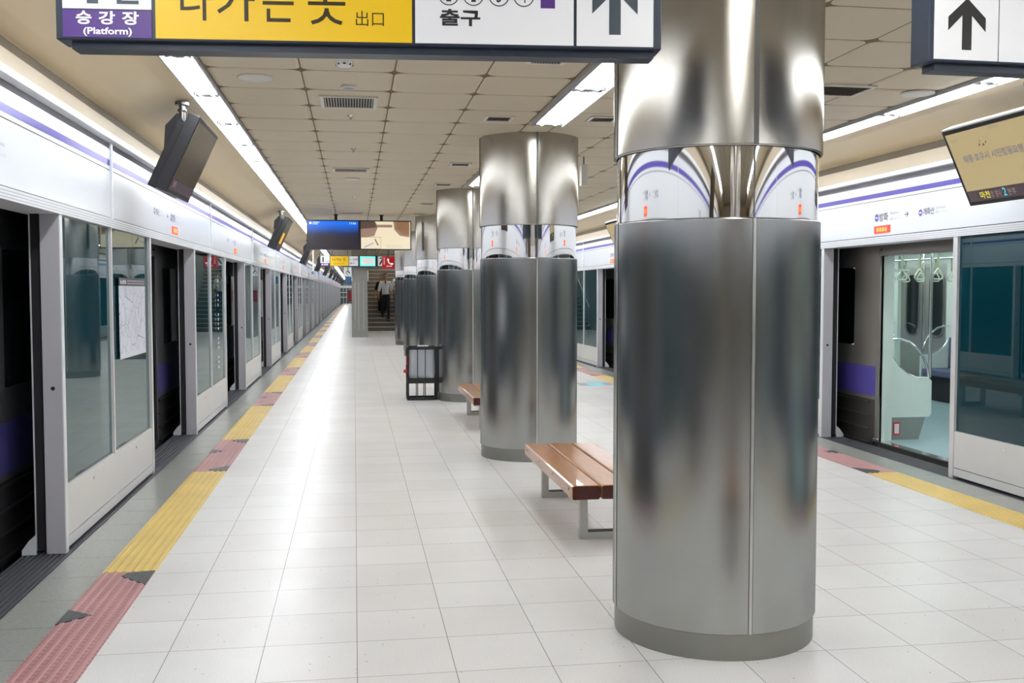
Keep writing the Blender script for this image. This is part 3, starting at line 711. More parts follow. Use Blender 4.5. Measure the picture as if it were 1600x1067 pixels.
# ---------------------------------------------------------------- large hanging signs
def sign_frame(t, W, z1, hangers):
    D = .11
    box('frame', 'navy', -.02, W + .022, 0, D, 0 - .0, z1 + .02, t, .004)
    mb = MB(); mb.box(.02, W + .0, .025, D - .01, -.024, 0); mb.build('bottom_rail', 'navy', t)
    mb = MB()
    for x in hangers: mb.tube([(x, D / 2, z1 + .02), (x, D / 2, ZC + .0 - (t.location.z))], .014, 10)
    mb.build('hanger', 'navy', t)
rA = Vector((1, 0, 0)); uA = Vector((0, 0, 1)); F = -.004
def arrow(mb, x, z, k, mi=0, y=F):
    pts = [(-9, 0), (9, 0), (9, 57), (35, 31), (35, 54), (0, 86), (-35, 54), (-35, 31), (-9, 57)]
    poly(mb, (x, y, z), rA, uA, [(a * k, b_ * k) for a, b_ in pts], mi)
lx, ly, rx, ry = -.905, 3.42, .985, 3.265
ang = math.atan2(ry - ly, rx - lx); W = math.hypot(rx - lx, ry - ly)
t = thing('exit_sign', 'long hanging platform sign with purple, yellow and white fields across the top left', 'sign', (lx, ly, 2.345), ang)
sign_frame(t, W, .32, (.35, 1.5))
k = W / 926.0                                            # metres per reference unit along the face
def X_(px): return (px - 95) * k
z = .008; zt = .30
def field(name, m, a, b_, z0=z, z1=zt): return box(name, m, X_(a), X_(b_), -.003, 0, z0, z1, t)
fw = field('line_field', 's_white', 96, 230, .097, zt); fp = field('platform_field', 's_purple', 96, 230, z, .093)
fy = field('exit_field', 's_yellow', 236, 632); fn = field('number_field', 's_white', 637, 889); fa = field('arrow_field', 's_white', 894, 1018)
mb = MB(); [put_text(mb, ch, (X_(a), F, .048), rA, uA, .042, X_(b_) - X_(a), .025) for ch, a, b_ in (('승', 116, 139.5), ('강', 150, 175), ('장', 185.5, 211))]; put_text(mb, '(Platform)', (X_(127), F, .011), rA, uA, .028, X_(200) - X_(127), .022); mb.build('platform_lettering', 's_text', fp)
mb = MB(); put_text(mb, '1', (X_(133), F, .113), rA, uA, .15, .035, .04); put_text(mb, '번', (X_(172), F, .113), rA, uA, .08, .08, .03); mb.build('number_lettering', 's_slate', fw)
mb = MB()
for ch, a, b_, zz, hh in (('나', 274, 322, .066, .125), ('가', 330, 388, .066, .125), ('는', 400, 448, .066, .13), ('곳', 470, 528, .060, .13)):
    put_text(mb, ch, (X_(a), F, zz), rA, uA, hh, X_(b_) - X_(a), .006)
put_text(mb, '出口', (X_(544), F, .058), rA, uA, .048, X_(588) - X_(544), .0); mb.build('exit_lettering', 's_brown', fy)
mb = MB(); put_text(mb, '출구', (X_(676), F, .064), rA, uA, .054, X_(740) - X_(676), .03)
for i, cx in enumerate((690, 729, 769.5, 809)):
    A = circ(X_(cx), .163, .034, 28); B_ = circ(X_(cx), .163, .0305, 28)
    mb.add([(p[0], F, p[1]) for p in A + B_], [(j, (j + 1) % 28, 28 + (j + 1) % 28, 28 + j) for j in range(28)])
    put_text(mb, str(i + 1), (X_(cx) - .008, F, .142), rA, uA, .042, .016, .01)
mb.build('number_lettering', 's_black', fn)
mb = MB(); quad(mb, (X_(836), F, .126), rA, uA, X_(859) - X_(836), .06); mb.build('purple_mark', 's_purple', fn)
mb = MB(); arrow(mb, X_(955.5), .045, k * 1.05); mb.build('arrow', 's_slate', fa)
# right-hand sign
t = thing('exit_sign', 'hanging white sign with black upward arrow in the top right corner', 'sign', (1.985, 3.275, 2.345), math.radians(1.5))
sign_frame(t, 1.9, .32, (.5, 1.5)); k2 = .00206
fa = box('arrow_field', 's_white', .0, .245, -.003, 0, .008, .30, t); box('number_field', 's_white', .25, .8, -.003, 0, .008, .30, t); box('exit_field', 's_yellow', .81, 1.88, -.003, 0, .008, .30, t)
mb = MB(); arrow(mb, .123, .042, k2); mb.build('arrow', 's_black', fa)

# twin screen across the aisle
t = thing('twin_display', 'wide hanging pair of screens over the aisle, one blue, one cream', 'display', (-.86, 19.05, 2.315))
box('casing', 'tv_edge', 0, 1.92, 0, .10, 0, .55, t, .006)
for x in (.53, 1.37):
    mb = MB(); mb.tube([(x, .05, .55), (x, .05, .655)], .028, 12); mb.lathe([(.05, .645), (.05, .655)], 16, (x, .05)); mb.build('mounting_pole', 'tv', t)
s1 = MB().box(.02, .94, -.003, 0, .02, .53).build('screen', 'scr_blue', t); s1['label'] = 'blue to black screen'
mb = MB(); poly(mb, (0, -.005, 0), rA, uA, circ(.07, .49, .022)); mb.build('screen_logo', 's_text', s1); mb = MB(); put_text(mb, '서울특별시', (.105, -.005, .492), rA, uA, .022, .13, .02); put_text(mb, '도시철도', (.105, -.005, .465), rA, uA, .02, .1, .02); mb.build('screen_title', 's_text', s1); mb = MB(); put_text(mb, '17:56', (.78, -.005, .472), rA, uA, .034, .12, .02)
mb.build('screen_lettering', 's_text', s1)
s2 = MB().box(.985, 1.90, -.003, 0, .02, .53).build('screen', 'c_cream', t); s2['label'] = 'cream screen with a street picture'
O = (.985, -.004, .02)
def pc(pts, m, name='picture_patch', d=0):
    mb = MB(); poly(mb, (.985, -.0045 - d, .02), rA, uA, pts); mb.build(name, m, s2)
pc([(.0, .20), (.25, .24), (.32, .42), (.26, .51), (.0, .51)], 'c_grey'); pc([(.0, .37), (.30, .40), (.26, .51), (.0, .51)], 'c_dark', d=.0004)
pc([(.60, .51), (.90, .51), (.90, .22), (.72, .25), (.62, .36)], 'c_grey'); pc([(.66, .51), (.90, .51), (.90, .27), (.80, .26), (.72, .33), (.64, .38)], 'c_brown', d=.0004)
pc([(.30, .40), (.58, .40), (.58, .45), (.30, .45)], 'c_grey', d=.0002)
pc([(.0, .0), (.37, .0), (.37, .22), (.0, .22)], 'c_dark', 'map_inset', .0006); pc([(.005, .005), (.365, .005), (.365, .215), (.005, .215)], 'c_cream', 'map_inset', .0009)
pc([(.25, .18), (.27, .19), (.33, .07), (.31, .06)], 'c_brown', 'map_mark', .0012); pc([(.06, .04), (.24, .12), (.245, .107), (.07, .025)], 'c_blue', 'map_mark', .0012)
mb = MB(); put_text(mb, '서울시 도시철도공사', (1.44, -.006, .08), rA, uA, .02, .3); put_text(mb, '승객 안전 안내', (1.46, -.006, .045), rA, uA, .02, .3); mb.build('screen_lettering', 'c_text', s2)

# far hanging exit sign before the stairs
t = thing('exit_sign', 'far hanging sign with yellow exit field and green lit box in front of the stairs', 'sign', (-1.108, 34.1, 2.388)); t.scale = (.947, .947, .947)
box('frame', 'navy', 0, 2.35, 0, .14, -.02, .36, t); k = 2.35 / 106
def fx(a, b_, m, nm, z0=0.0, z1=.34): return box(nm, m, (a - 500) * k, (b_ - 500) * k, -.003, 0, z0, z1, t)
a1 = fx(500.5, 514.5, 's_white', 'line_field', .10); a2 = fx(500.5, 514.5, 's_purple', 'platform_field', 0, .095); a3 = fx(515.5, 544, 's_yellow', 'exit_field'); a4 = fx(545, 559, 's_white', 'number_field'); a5 = fx(562, 586, 's_green', 'lit_box'); a6 = fx(590, 605, 's_white', 'arrow_field')
mb = MB(); put_text(mb, '1', (.07, F, .13), rA, uA, .18, .055, .03); put_text(mb, '번선', (.18, F, .13), rA, uA, .06, .12, .01); mb.build('number_lettering', 's_black', a1)
mb = MB(); put_text(mb, '승강장', (.04, F, .015), rA, uA, .065, .23, .02); mb.build('platform_lettering', 's_text', a2)
mb = MB(); put_text(mb, '나가는 곳', (.42, F, .17), rA, uA, .11, .46, .01); put_text(mb, '出口 Way Out', (.46, F, .05), rA, uA, .06, .38, .0); mb.build('exit_lettering', 's_brown', a3)
mb = MB(); put_text(mb, '1~2번', (1.02, F, .19), rA, uA, .08, .27, .01); put_text(mb, '출구', (1.02, F, .06), rA, uA, .07, .16, .01); mb.build('number_lettering', 's_black', a4)
mb = MB(); poly(mb, (1.37, F, 0), rA, uA, [(.06, .06), (.5, .06), (.5, .28), (.06, .28)]); mb.build('lit_pictogram', 's_text', a5)
mb = MB(); poly(mb, (2.0, F, 0), rA, uA, [(.03, .06), (.07, .04), (.2, .22), (.22, .10), (.28, .10), (.28, .3), (.06, .3), (.06, .26), (.15, .26)]); mb.build('arrow', 's_black', a6)
mb = MB()
for x in (.4, 1.9): mb.tube([(x, .07, .36), (x, .07, .612)], .015, 8)
mb.build('hanger', 'navy', t)
# red telephone sign
t = thing('telephone_sign', 'square red sign with white telephone handset, at the far exit sign', 'sign', (.917, 33.55, 2.305))
box('panel', 's_red', 0, .41, 0, .42, 0, .38, t, .005)
mb = MB()
C0, R_ = Vector((.30, 0, .27)), .115
pts = [(.30 + .13 * math.cos(a), .25 + .13 * math.sin(a)) for a in [PI * (.95 + .6 * i / 8) for i in range(9)]] + [(.30 + .09 * math.cos(a), .25 + .09 * math.sin(a)) for a in [PI * (1.55 - .6 * i / 8) for i in range(9)]]
poly(mb, (0, F, 0), rA, uA, pts); poly(mb, (0, F, 0), rA, uA, [(.15, .24), (.16, .32), (.21, .32), (.22, .25)]); poly(mb, (0, F, 0), rA, uA, [(.28, .11), (.34, .11), (.36, .16), (.29, .175)])
mb.build('handset_mark', 's_text', t)
mb = MB(); put_text(mb, '전화', (.12, F, .04), rA, uA, .05, .2, .02)
for i, ch in enumerate('비상통화'): put_text(mb, ch, (.035, F, .30 - i * .06), rA, uA, .045, .045, .02)
mb.build('lettering', 's_text', t); MB().tube([(.2, .2, .38), (.2, .2, .67)], .012).build('hanger', 'navy', t)
# wheelchair sign
t = thing('wheelchair_sign', 'square white wheelchair symbol sign hanging below the far exit sign', 'sign', (-.345, 34.27, 2.055))
box('panel', 's_white', 0, .26, 0, .05, 0, .30, t); box('rim', 's_black', -.012, .272, .006, .045, -.012, .312, t)
mb = MB(); A = circ(.13, .11, .062, 24); B_ = circ(.13, .11, .044, 24); mb.add([(p[0], F, p[1]) for p in A + B_], [(j, (j + 1) % 24, 24 + (j + 1) % 24, 24 + j) for j in range(20)])
poly(mb, (0, F, 0), rA, uA, circ(.14, .26, .02, 12)); poly(mb, (0, F, 0), rA, uA, [(.125, .23), (.15, .23), (.145, .14), (.20, .13), (.21, .07), (.19, .07), (.18, .11), (.125, .12)])
mb.build('wheelchair_mark', 's_black', t); MB().tube([(.13, .02, .31), (.13, .02, .91)], .01).build('hanger', 'navy', t)
t = thing('emergency_exit_sign', 'small green lit sign hanging far down the left passage', 'sign', (-.42, 62, 2.42)); box('casing', 's_green', 0, .45, 0, .1, 0, .14, t); MB().tube([(.2, .05, .14), (.2, .05, .55)], .015).build('hanger', 'navy', t)
t = thing('hanging_screen', 'small blue-faced hanging screen beside the stair wall, far left passage', 'display', (-.40, 44, 1.88)); box('casing', 'tv_edge', 0, .30, 0, .12, 0, .28, t); box('screen', 'blue_dk', .02, .28, -.004, 0, .02, .26, t); MB().tube([(.15, .06, .28), (.15, .06, 1.09)], .015).build('hanger', 'navy', t)
t = thing('speed_camera', 'white angled pole with a small camera hanging left of the far sign', 'camera', (-1.32, 33.5, 2.15))
MB().tube([(0, 0, .06), (0, 0, .72), (0, 0, .80)], .02).build('pole', 'rail_white', t); MB().lathe([(0, -.05), (.04, -.03), (.05, 0), (.04, .04), (.0, .06)], 16).build('camera_head', 'grey_recess', t)
t['category'] = 'camera'; t.name = 'surveillance_camera'

# ---------------------------------------------------------------- stairs, stair wall
struct(box('wall_stairs', 'stone', -.09, .44, 34.35, 47.5, 0, 2.35)); struct(box('wall_stairs', 'stone_warm', -.09, .44, 34.36, 47.5, 2.35, 3.0))
mb = MB()
for x in (.02, .14, .30): mb.box(x, x + .008, 34.342, 34.35, .25 if x > .1 else .6, 1.85)
for x in (-.095, .44): mb.box(x, x + .03, 34.335, 34.36, 1.9, 2.25)
struct(mb.build('trim_5', 'rail_white'))
struct(box('wall_stairs', 'stone', 2.76, 3.1, 38.5, 47.5, 0, 3.2)); struct(box('wall_stairs', 'stone_warm', .44, 2.76, 47.4, 47.6, 2.6, 4.9))
struct(box('wall_stairs', 'stone_warm', .3, .44, 39.6, 47.6, 3.0, 4.9)); struct(box('wall_stairs', 'stone_warm', 2.76, 2.9, 39.6, 47.6, 3.0, 4.9)); struct(box('ceiling', 'ceil', .3, 2.9, 39.6, 47.6, 4.9, 5.0))
struct(box('ceiling', 'cream', .44, 3.4, 39.5, 39.6, 2.97, 4.9))
t = thing('staircase', 'dark stone staircase with pale step edges rising behind the columns', 'staircase', (.44, 39.8, 0))
mb = MB(); nn = 16
for i in range(nn): mb.box(0, 2.32, i * .3, 6.0 if i == nn - 1 else nn * .3, i * .165, (i + 1) * .165)
mb.build('steps', 'stair', t)
mb = MB()
for i in range(nn): mb.box(.02, 2.30, i * .3 - .006, i * .3 + .035, (i + 1) * .165 - .02, (i + 1) * .165 + .003)
mb.build('step_nosing', 'nosing', t)
for x in (.06,):
    mb = MB(); mb.tube([(x, -.1, .9), (x, .0, .95), (x, nn * .3, .95 + nn * .165)], .022)
    for i in range(0, nn, 4): mb.tube([(x, i * .3 + .1, (i + 1) * .165), (x, i * .3 + .1, .95 + i * .165 + .05)], .014)
    mb.build('handrail', 'chrome', t)
struct(box('trim_6', 'tile_edge', .2, 2.7, 36.9, 37.15, 0.0, .002)); struct(box('trim_7', 'tile_edge', -.1, .5, 33.6, 34.1, 0.0, .002))
t = thing('fire_hydrant_box', 'red fire hydrant box on the left face of the stair wall', 'fire box', (-.15, 34.6, 1.2)); box('casing', 'dull_red', -.08, .06, 0, .4, 0, .38, t, .005); box('door', 'dull_red', -.09, -.08, .03, .37, .03, .35, t)

# ---------------------------------------------------------------- benches and bin
def bench():
    t = thing('wooden_bench', None, 'bench'); L_, Wp = 1.72, .175
    for i in range(3):
        x0 = -.27 + i * (Wp + .0075)
        pk = MB().box(x0, x0 + Wp, 0, L_, .292, .38).build('plank', 'wood', t, bevel=.016, seg=3)
        for ye in (-.0012, L_): MB().prism(rounded(x0 + .003, x0 + Wp - .003, .295, .377, .014), ye, ye + .0012).build('shaded_end', 'end_shade', pk)  # thin dark plates paint shade onto the plank ends
    for y in (.26, L_ - .17):
        mb = MB()
        mb.box(-.175, -.125, y - .05, y + .0, 0, .285).box(.125, .175, y - .05, y, 0, .285).box(-.125, .125, y - .05, y, .0, .045).box(-.24, .24, y - .05, y, .262, .292)
        mb.build('leg_frame', 'bench_metal', t, bevel=.003)
        MB().box(-.12, .12, y - .048, y - .002, .045, .052).build('dark_pad', 'darkgrey', t)
    mb = MB()
    for y in (.1, .62, 1.1, 1.62): mb.tube([(-.272, y, .345), (-.268, y, .345)], .008, 8)
    mb.build('screw_plug', 'black', t)
    return t
b0 = bench(); b0.location = (1.555, 5.90, 0); b0['label'] = 'varnished wooden plank bench between the first and second columns'; b0['group'] = 'wooden benches'
copy_tree(b0, None, 'wooden plank bench farther back, its end showing left of the second column', (1.555, 11.02, 0))
copy_tree(b0, None, 'wooden plank bench behind the photographer', (1.555, .75, 0))

t = thing('wire_waste_bin', 'black metal frame bin holding a clear plastic bag, beside the third column', 'bin', (.95, 14.55, 0))
mb = MB(); hx, hy = .205, .17; r = .013
for x in (-hx, hx):
    for y in (-hy, hy): mb.box(x - r, x + r, y - r, y + r, 0, .76)
for z0, z1 in ((0, .03), (.24, .30), (.72, .76)):
    for y in (-hy, hy): mb.box(-hx, hx, y - r, y + r, z0, z1)
    for x in (-hx, hx): mb.box(x - r, x + r, -hy, hy, z0, z1)
mb.build('frame', 'black', t)
mb = MB()
for x in (-.07, .04):
    for y in (-hy - .005, hy + .005): mb.box(x - .006, x + .006, y - .006, y + .006, .02, .74)
for y in (-.06, .06):
    for x in (-hx, hx): mb.box(x - .006, x + .006, y - .006, y + .006, .02, .74)
mb.build('bar', 'black', t)
mb = MB(); n = 20
rng = random.Random(3)
ring = []
for j in range(7):
    z = .31 + j * .07
    for i in range(n):
        a = 2 * PI * i / n; c, s_ = math.cos(a), math.sin(a); q = (abs(c) ** 4 + abs(s_) ** 4) ** -.25
        ring.append((c * q * (.185 + rng.uniform(-.006, .006)), s_ * q * (.15 + rng.uniform(-.006, .006)), z))
mb.add(ring, [(j * n + i, j * n + (i + 1) % n, (j + 1) * n + (i + 1) % n, (j + 1) * n + i) for j in range(6) for i in range(n)] + [tuple(range(n))], 0, True)
mb.build('plastic_bag', 'bag', t)
mb = MB()
for i in range(26):
    c = Vector((rng.uniform(-.13, .13), rng.uniform(-.1, .1), rng.uniform(.34, .56))); e = [Vector((rng.uniform(-.05, .05), rng.uniform(-.04, .04), rng.uniform(-.05, .05))) for _ in range(5)]
    mb.add([c + q for q in e] + [c + q * .3 + Vector((0, 0, .03)) for q in e[:1]], [(0, 1, 2), (1, 2, 3), (2, 3, 4), (3, 4, 5), (0, 4, 5), (0, 1, 5)])
mb.box(-.14, .0, -.12, -.1, .31, .38); mb.build('litter', 'litter', t)
box('red_label', 's_red', -hx - .02, -hx - .013, -.12, .0, .50, .62, t); MB().lathe([(0, -.03), (.03, -.015), (.032, .01), (0, .03)], 12, (-hx - .03, -.08)).build('red_cap', 's_red', t, (0, 0, .41))
box('paper_scrap', 'poster', -.06, .09, -.1, .0, .762, .775, t)
t = thing('floor_sticker', 'small blue and grey sticker on the floor in the gap between the first two columns', 'sticker', (3.95, 16.4, 0)); box('border', 'label_soft', -.28, .28, -.22, .22, .0, .0012, t); box('picture', 'scr_cyan', -.12, .14, -.15, .15, .0012, .0022, t)
t = thing('wall_switch', 'small black box fixed on the right flank of the second column', 'switch', (2.065, 9.42, .82)); box('plate', 'vent_w', -.012, 0, -.05, .05, -.12, .12, t); box('button', 'black', 0, .012, -.03, .03, -.06, .06, t)

# ---------------------------------------------------------------- trains
def train(side):
    s = -1 if side == 'left' else 1
    lit = side == 'right'
    t = thing('subway_train', ('stopped subway train with open lit doors behind the right screen doors' if lit else 'shaded stopped subway train with a purple stripe behind the left screen doors'), 'train',
              (XL - .33 if s < 0 else XR + .35, 0, 0))
    c0_ = 10.15 if s < 0 else 8.88
    dc = [c0_ + P * k for k in range(-3, (14 if s < 0 else 5))]; ya, yb = dc[0] - 2.5, dc[-1] + 2.5
    body = MB(); glass = []; lower = MB(); stripe = MB()
    def bb(m, d0, d1, y0, y1, z0, z1, mi=0): m.box(s * d0, s * d1, y0, y1, z0, z1, mi)
    prev = ya
    for i, c in enumerate(dc + [None]):
        y1 = (c - .63) if c else yb
        # wall section prev..y1 with a window
        w0, w1 = prev + .55, y1 - .55
        if i == 0 or c is None: w0, w1 = None, None
        bb(body, 0, .06, prev, y1, .80, .98); bb(body, 0, .06, prev, y1, 1.80, 2.75); bb(lower, .004, .06, prev, y1, -.95, .44)
        bb(body, 0, .06, prev, y1, .44, .48); bb(stripe, -.004, .06, prev, y1, .48, .78); bb(body, 0, .06, prev, y1, .78, .80)
        for z in (-.02, .12, .26, .40, -.18, -.34): bb(lower, -.012, .004, prev + .2, y1 - .2, z, z + .016)
        if w0 is None: bb(body, 0, .06, prev, y1, .98, 1.80)
        else:
            bb(body, 0, .06, prev, w0, .98, 1.80); bb(body, 0, .06, w1, y1, .98, 1.80); glass.append((w0, w1))
        if c:
            bb(body, 0, .06, c - .63, c + .63, 1.905, 2.75); bb(lower, -.02, .06, c - .66, c + .66, -.95, .02)
            for yy in (c - .63, c + .63):
                e = .035 if yy > c else -.035
                bb(body, -.02, .06, yy, yy + e * 1.5, .02, 1.98)
            bb(body, -.02, .0, c - .66, c + .66, 1.905, 1.96)
            prev = c + .63
    body.build('body_shell', 'train' if lit else 'train_shaded', t); lower.build('lower_body', 'train_dk' if lit else 'black', t); stripe.build('purple_stripe', 'train_blue' if lit else 'train_blue_shaded', t)  # left train gets darker materials that paint its shade
    for a, b_ in glass:
        mb = MB(); mb.prism(rounded(a, b_, .98, 1.80, .10), s * .01, s * .02, 'x', 0)
        mb.build('window', 'train_glass' if not lit else 'glass_clear', t)
    box('roof', 'train', s * 0.0, s * 3.22, ya, yb, 2.75, 2.85, t)
    if not lit:
        for c in dc:
            d = MB(); bb(d, .05, .08, c - .63, c + .63, .02, 1.905); dd = d.build('door', 'train_shaded', t)
            mb = MB()
            for q in (-1, 1): mb.prism(rounded(c + q * .32 - .2, c + q * .32 + .2, .85, 1.7, .1), s * .045, s * .05, 'x')
            mb.build('door_window', 'train_glass', dd)
        return t
    # interior of the lit car
    y0, y1 = dc[0] - 2.4, dc[-1] + 2.4
    box('interior_floor', 'train_floor', .06, 3.18, y0, y1, -.02, .03, t)
    box('interior_ceiling', 'train_in', .06, 3.18, y0, y1, 2.12, 2.16, t)
    box('door_sill', 'chrome', -.03, .06, dc[3] - .62, dc[3] + .62, .02, .034, t)
    MB().box(-.035, -.004, dc[3] + .62, dc[3] + .70, -.02, .06).build('sill_corner', 'chrome', t, bevel=.012)
    mb = MB()
    far = MB(); fx_ = 3.12
    prev = y0
    for c in dc + [None]:
        e = (c - .66) if c else y1
        far.box(fx_, fx_ + .05, prev, e, .03, .95, 0); far.box(fx_, fx_ + .05, prev, e, 1.8, 2.12, 0)
        far.box(fx_, fx_ + .05, prev, prev + .35, .95, 1.8); far.box(fx_, fx_ + .05, e - .35, e, .95, 1.8)
        if e - prev > .8: far.box(fx_ + .02, fx_ + .03, prev + .35, e - .35, .95, 1.8, 1)
        if c: far.box(fx_, fx_ + .05, c - .66, c + .66, 1.95, 2.12); prev = c + .66
    far.build('far_wall', ['train_in', 'train_glass'], t)
    for c in dc[2:]:
        for q in (-1, 1):
            dmb = MB(); dmb.box(fx_ + .0, fx_ + .03, c + (0.005 if q > 0 else -.65), c + (.65 if q > 0 else -.005), .03, 1.95); d = dmb.build('far_door', 'train_door', t)
            cc = c + q * .32
            mb = MB(); R1, R2 = rounded(cc - .19, cc + .19,   .88, 1.82, .14, 5), rounded(cc - .165, cc + .165, .905, 1.795, .12, 5)
            n_ = len(R1); mb.add([(fx_ - .012, p[0], p[1]) for p in R1 + R2], [(j, (j + 1) % n_, n_ + (j + 1) % n_, n_ + j) for j in range(n_)]); mb.build('window_rim', 'chrome', d)
            mb = MB(); mb.prism(R2, fx_ - .004, fx_ + .0, 'x'); mb.build('door_window', 'train_glass', d)
        box('door_post', 'train_in', fx_ - .06, fx_ + .05, c + .655, c + .80, .03, 2.12, t); box('door_post', 'train_in', fx_ - .06, fx_ + .05, c - .80, c - .655, .03, 2.12, t)
    for x in (.85, 2.35): MB().box(x - .06, x + .06, y0 + .3, y1 - .3, 2.105, 2.12).build('ceiling_lamp', 'train_lamp', t)
    def seat_end(x0, dirx, y, dy):
        # partition at seat end: white panel with curved top, hoop rail, grey base; dy = which way the seat runs
        pts = [(0, .26), (.44, .26), (.465, .29), (.465, .63), (.44, .655), (.30, .66), (.20, .70), (.10, .78), (.03, .88), (0, .95)]
        m = MB(); v = [(x0 + dirx * a, y, z) for a, z in pts] + [(x0 + dirx * a, y + .035, z) for a, z in pts]; n_ = len(pts)
        m.add(v, [tuple(range(n_)), tuple(range(n_, 2 * n_))] + [(i, (i + 1) % n_, n_ + (i + 1) % n_, n_ + i) for i in range(n_)]); p = m.build('seat_partition', 'train_in', t)
        m = MB(); m.tube([(x0 + dirx * a, y + .017, z) for a, z in [(0, 1.06), (.12, 1.06), (.22, 1.03), (.31, .96), (.38, .87), (.425, .76), (.44, .66)]], .014, 8)
        m.tube([(x0 + dirx * a, y + .017, z) for a, z in [(0, .95), (.03, .88), (.10, .785), (.20, .705), (.30, .665), (.44, .66)]], .010, 8); m.build('hoop_rail', 'chrome', p)
        m = MB(); m.add([(x0, y, .03), (x0 + dirx * .33, y, .03), (x0 + dirx * .40, y, .26), (x0, y, .26), (x0, y + .03, .03), (x0 + dirx * .33, y + .03, .03), (x0 + dirx * .40, y + .03, .26), (x0, y + .03, .26)],
                        [(0, 1, 2, 3), (4, 5, 6, 7), (0, 1, 5, 4), (1, 2, 6, 5), (2, 3, 7, 6)]); m.build('partition_base', 'seat_grey', p)
        m = MB(); m.tube([(x0 + dirx * .44, y + .017, .66), (x0 + dirx * .44, y + .017, 2.12)], .015, 8) if dirx < 0 else None
        if dirx < 0: m.build('pole', 'chrome', p)
        return p
    ends = []
    for i in (3, 4):
        c = dc[i]
        for q in (1, -1): ends.append((c, q))
    c = dc[3]
    seat_end(.14, 1, c + .69, 1); seat_end(.14, 1, c - .74, -1)
    for cc in (dc[3], dc[4]):
        seat_end(fx_ - .03, -1, cc + .72, 1); seat_end(fx_ - .03, -1, cc - .76, -1)
    for k in (3, 4):
        a = dc[k - 1] + .76; b_ = dc[k] - .78
        mb = MB(); mb.box(fx_ - .50, fx_ - .02, a, b_, .38, .47); mb.box(fx_ - .10, fx_ - .02, a, b_, .47, .90); mb.build('seat', 'seat', t, bevel=.02)
        box('seat_base', 'black', fx_ - .40, fx_ - .02, a, b_, .03, .38, t)
    a = dc[3] + .74; mb = MB(); mb.box(.14, .6, a, a + 3.5, .38, .47); mb.box(.14, .2, a, a + 3.5, .47, .9); mb.build('seat', 'seat', t, bevel=.02)
    # inner door pocket wall, door header box, stickers and overhead rack
    pk = dc[3] + .635
    box('door_pocket_wall', 'train_in', .06, .14, pk, pk + .06, .03, 2.12, t); box('door_header_box', 'train_in', .06, .34, dc[3] - .8, dc[3] + .9, 1.92, 2.12, t)
    box('door_lining', 'train_in', .022, .06, pk - .014, pk - .005, .03, 1.90, t)
    box('pocket_panel', 'train_in', .06, .14, pk + .06, dc[4] - .64, .03, .95, t); box('pocket_panel', 'train_in', .06, .14, pk + .06, pk + .5, .95, 2.12, t)
    m = MB(); m.box(.20, .24, dc[3] + .9, dc[4] - .9, 1.78, 1.80); m.box(.14, .46, dc[3] + .9, dc[4] - .9, 1.76, 1.78); m.build('luggage_rack', 'train_in', t)
    box('fire_notice', 's_red', .19, .26, c + .686, c + .69, .08, .21, t); box('notice_paper', 'c_cream', .2, .25, c + .684, c + .686, .095, .195, t).data.materials[0] = M['poster']
    for x in (.95, 2.25):
        MB().tube([(x, 6.3, 1.97), (x, 18, 1.97)], .012, 8).build('strap_rail', 'chrome', t)
    for x in (.95, 2.25):
        for i in range(12):
            y = 9.7 + i * .36
            m = MB(); m.box(x - .012, x + .012, y - .004, y + .004, 1.80, 1.97); sb = m.build('strap', 'strap_belt', t)
            m = MB(); m.tube([(x, y, 1.80), (x + .045, y, 1.735), (x + .06, y, 1.70), (x + .04, y, 1.68), (x - .04, y, 1.68), (x - .06, y, 1.70), (x - .045, y, 1.735)], .009, 6, closed=True); m.build('strap_handle', 'strap', sb)
    MB().tube([(.60, c + .72, .66), (.60, c + .72, 2.12)], .016, 10).build('pole', 'chrome', t)
    return t
train('right'); train('left')

# ---------------------------------------------------------------- people
def skin(name, pts, edges, m, parent, sub=2, root=0):
    me = bpy.data.meshes.new(name); me.from_pydata([p[:3] for p in pts], edges, []); o = bpy.data.objects.new(name, me); COL.objects.link(o)
    md = o.modifiers.new('s', 'SKIN'); md.use_smooth_shade = True
    for i, p in enumerate(pts):
        sv = me.skin_vertices[0].data[i]; rr = p[3] if isinstance(p[3], tuple) else (p[3], p[3]); sv.radius = rr; sv.use_root = (i == root)
    ms = o.modifiers.new('u', 'SUBSURF'); ms.levels = sub; ms.render_levels = sub
    dg = bpy.context.evaluated_depsgraph_get(); nm = bpy.data.meshes.new_from_object(o.evaluated_get(dg))
    bpy.data.objects.remove(o); q = bpy.data.objects.new(name, nm); COL.objects.link(q); nm.materials.clear(); nm.materials.append(M[m])
    for p in nm.polygons: p.use_smooth = True
    if parent: q.parent = parent
    return q
def chain(pts, edges, new, start):
    i0 = len(pts); prev = start
    for p in new: pts.append(p); edges.append((prev, len(pts) - 1)); prev = len(pts) - 1
    return prev
def ellip(mb, c, r, n=20, m=14, f=None):
    v = []
    for j in range(m + 1):
        ph = PI * j / m - PI / 2
        for i in range(n):
            a = 2 * PI * i / n; p = Vector((math.cos(ph) * math.cos(a), math.cos(ph) * math.sin(a), math.sin(ph)))
            if f: p = f(p)
            v.append((c[0] + p.x * r[0], c[1] + p.y * r[1], c[2] + p.z * r[2]))
    fc_ = [(j * n + i, j * n + (i + 1) % n, (j + 1) * n + (i + 1) % n, (j + 1) * n + i) for j in range(m) for i in range(n)]
    return mb.add(v, fc_, 0, True)
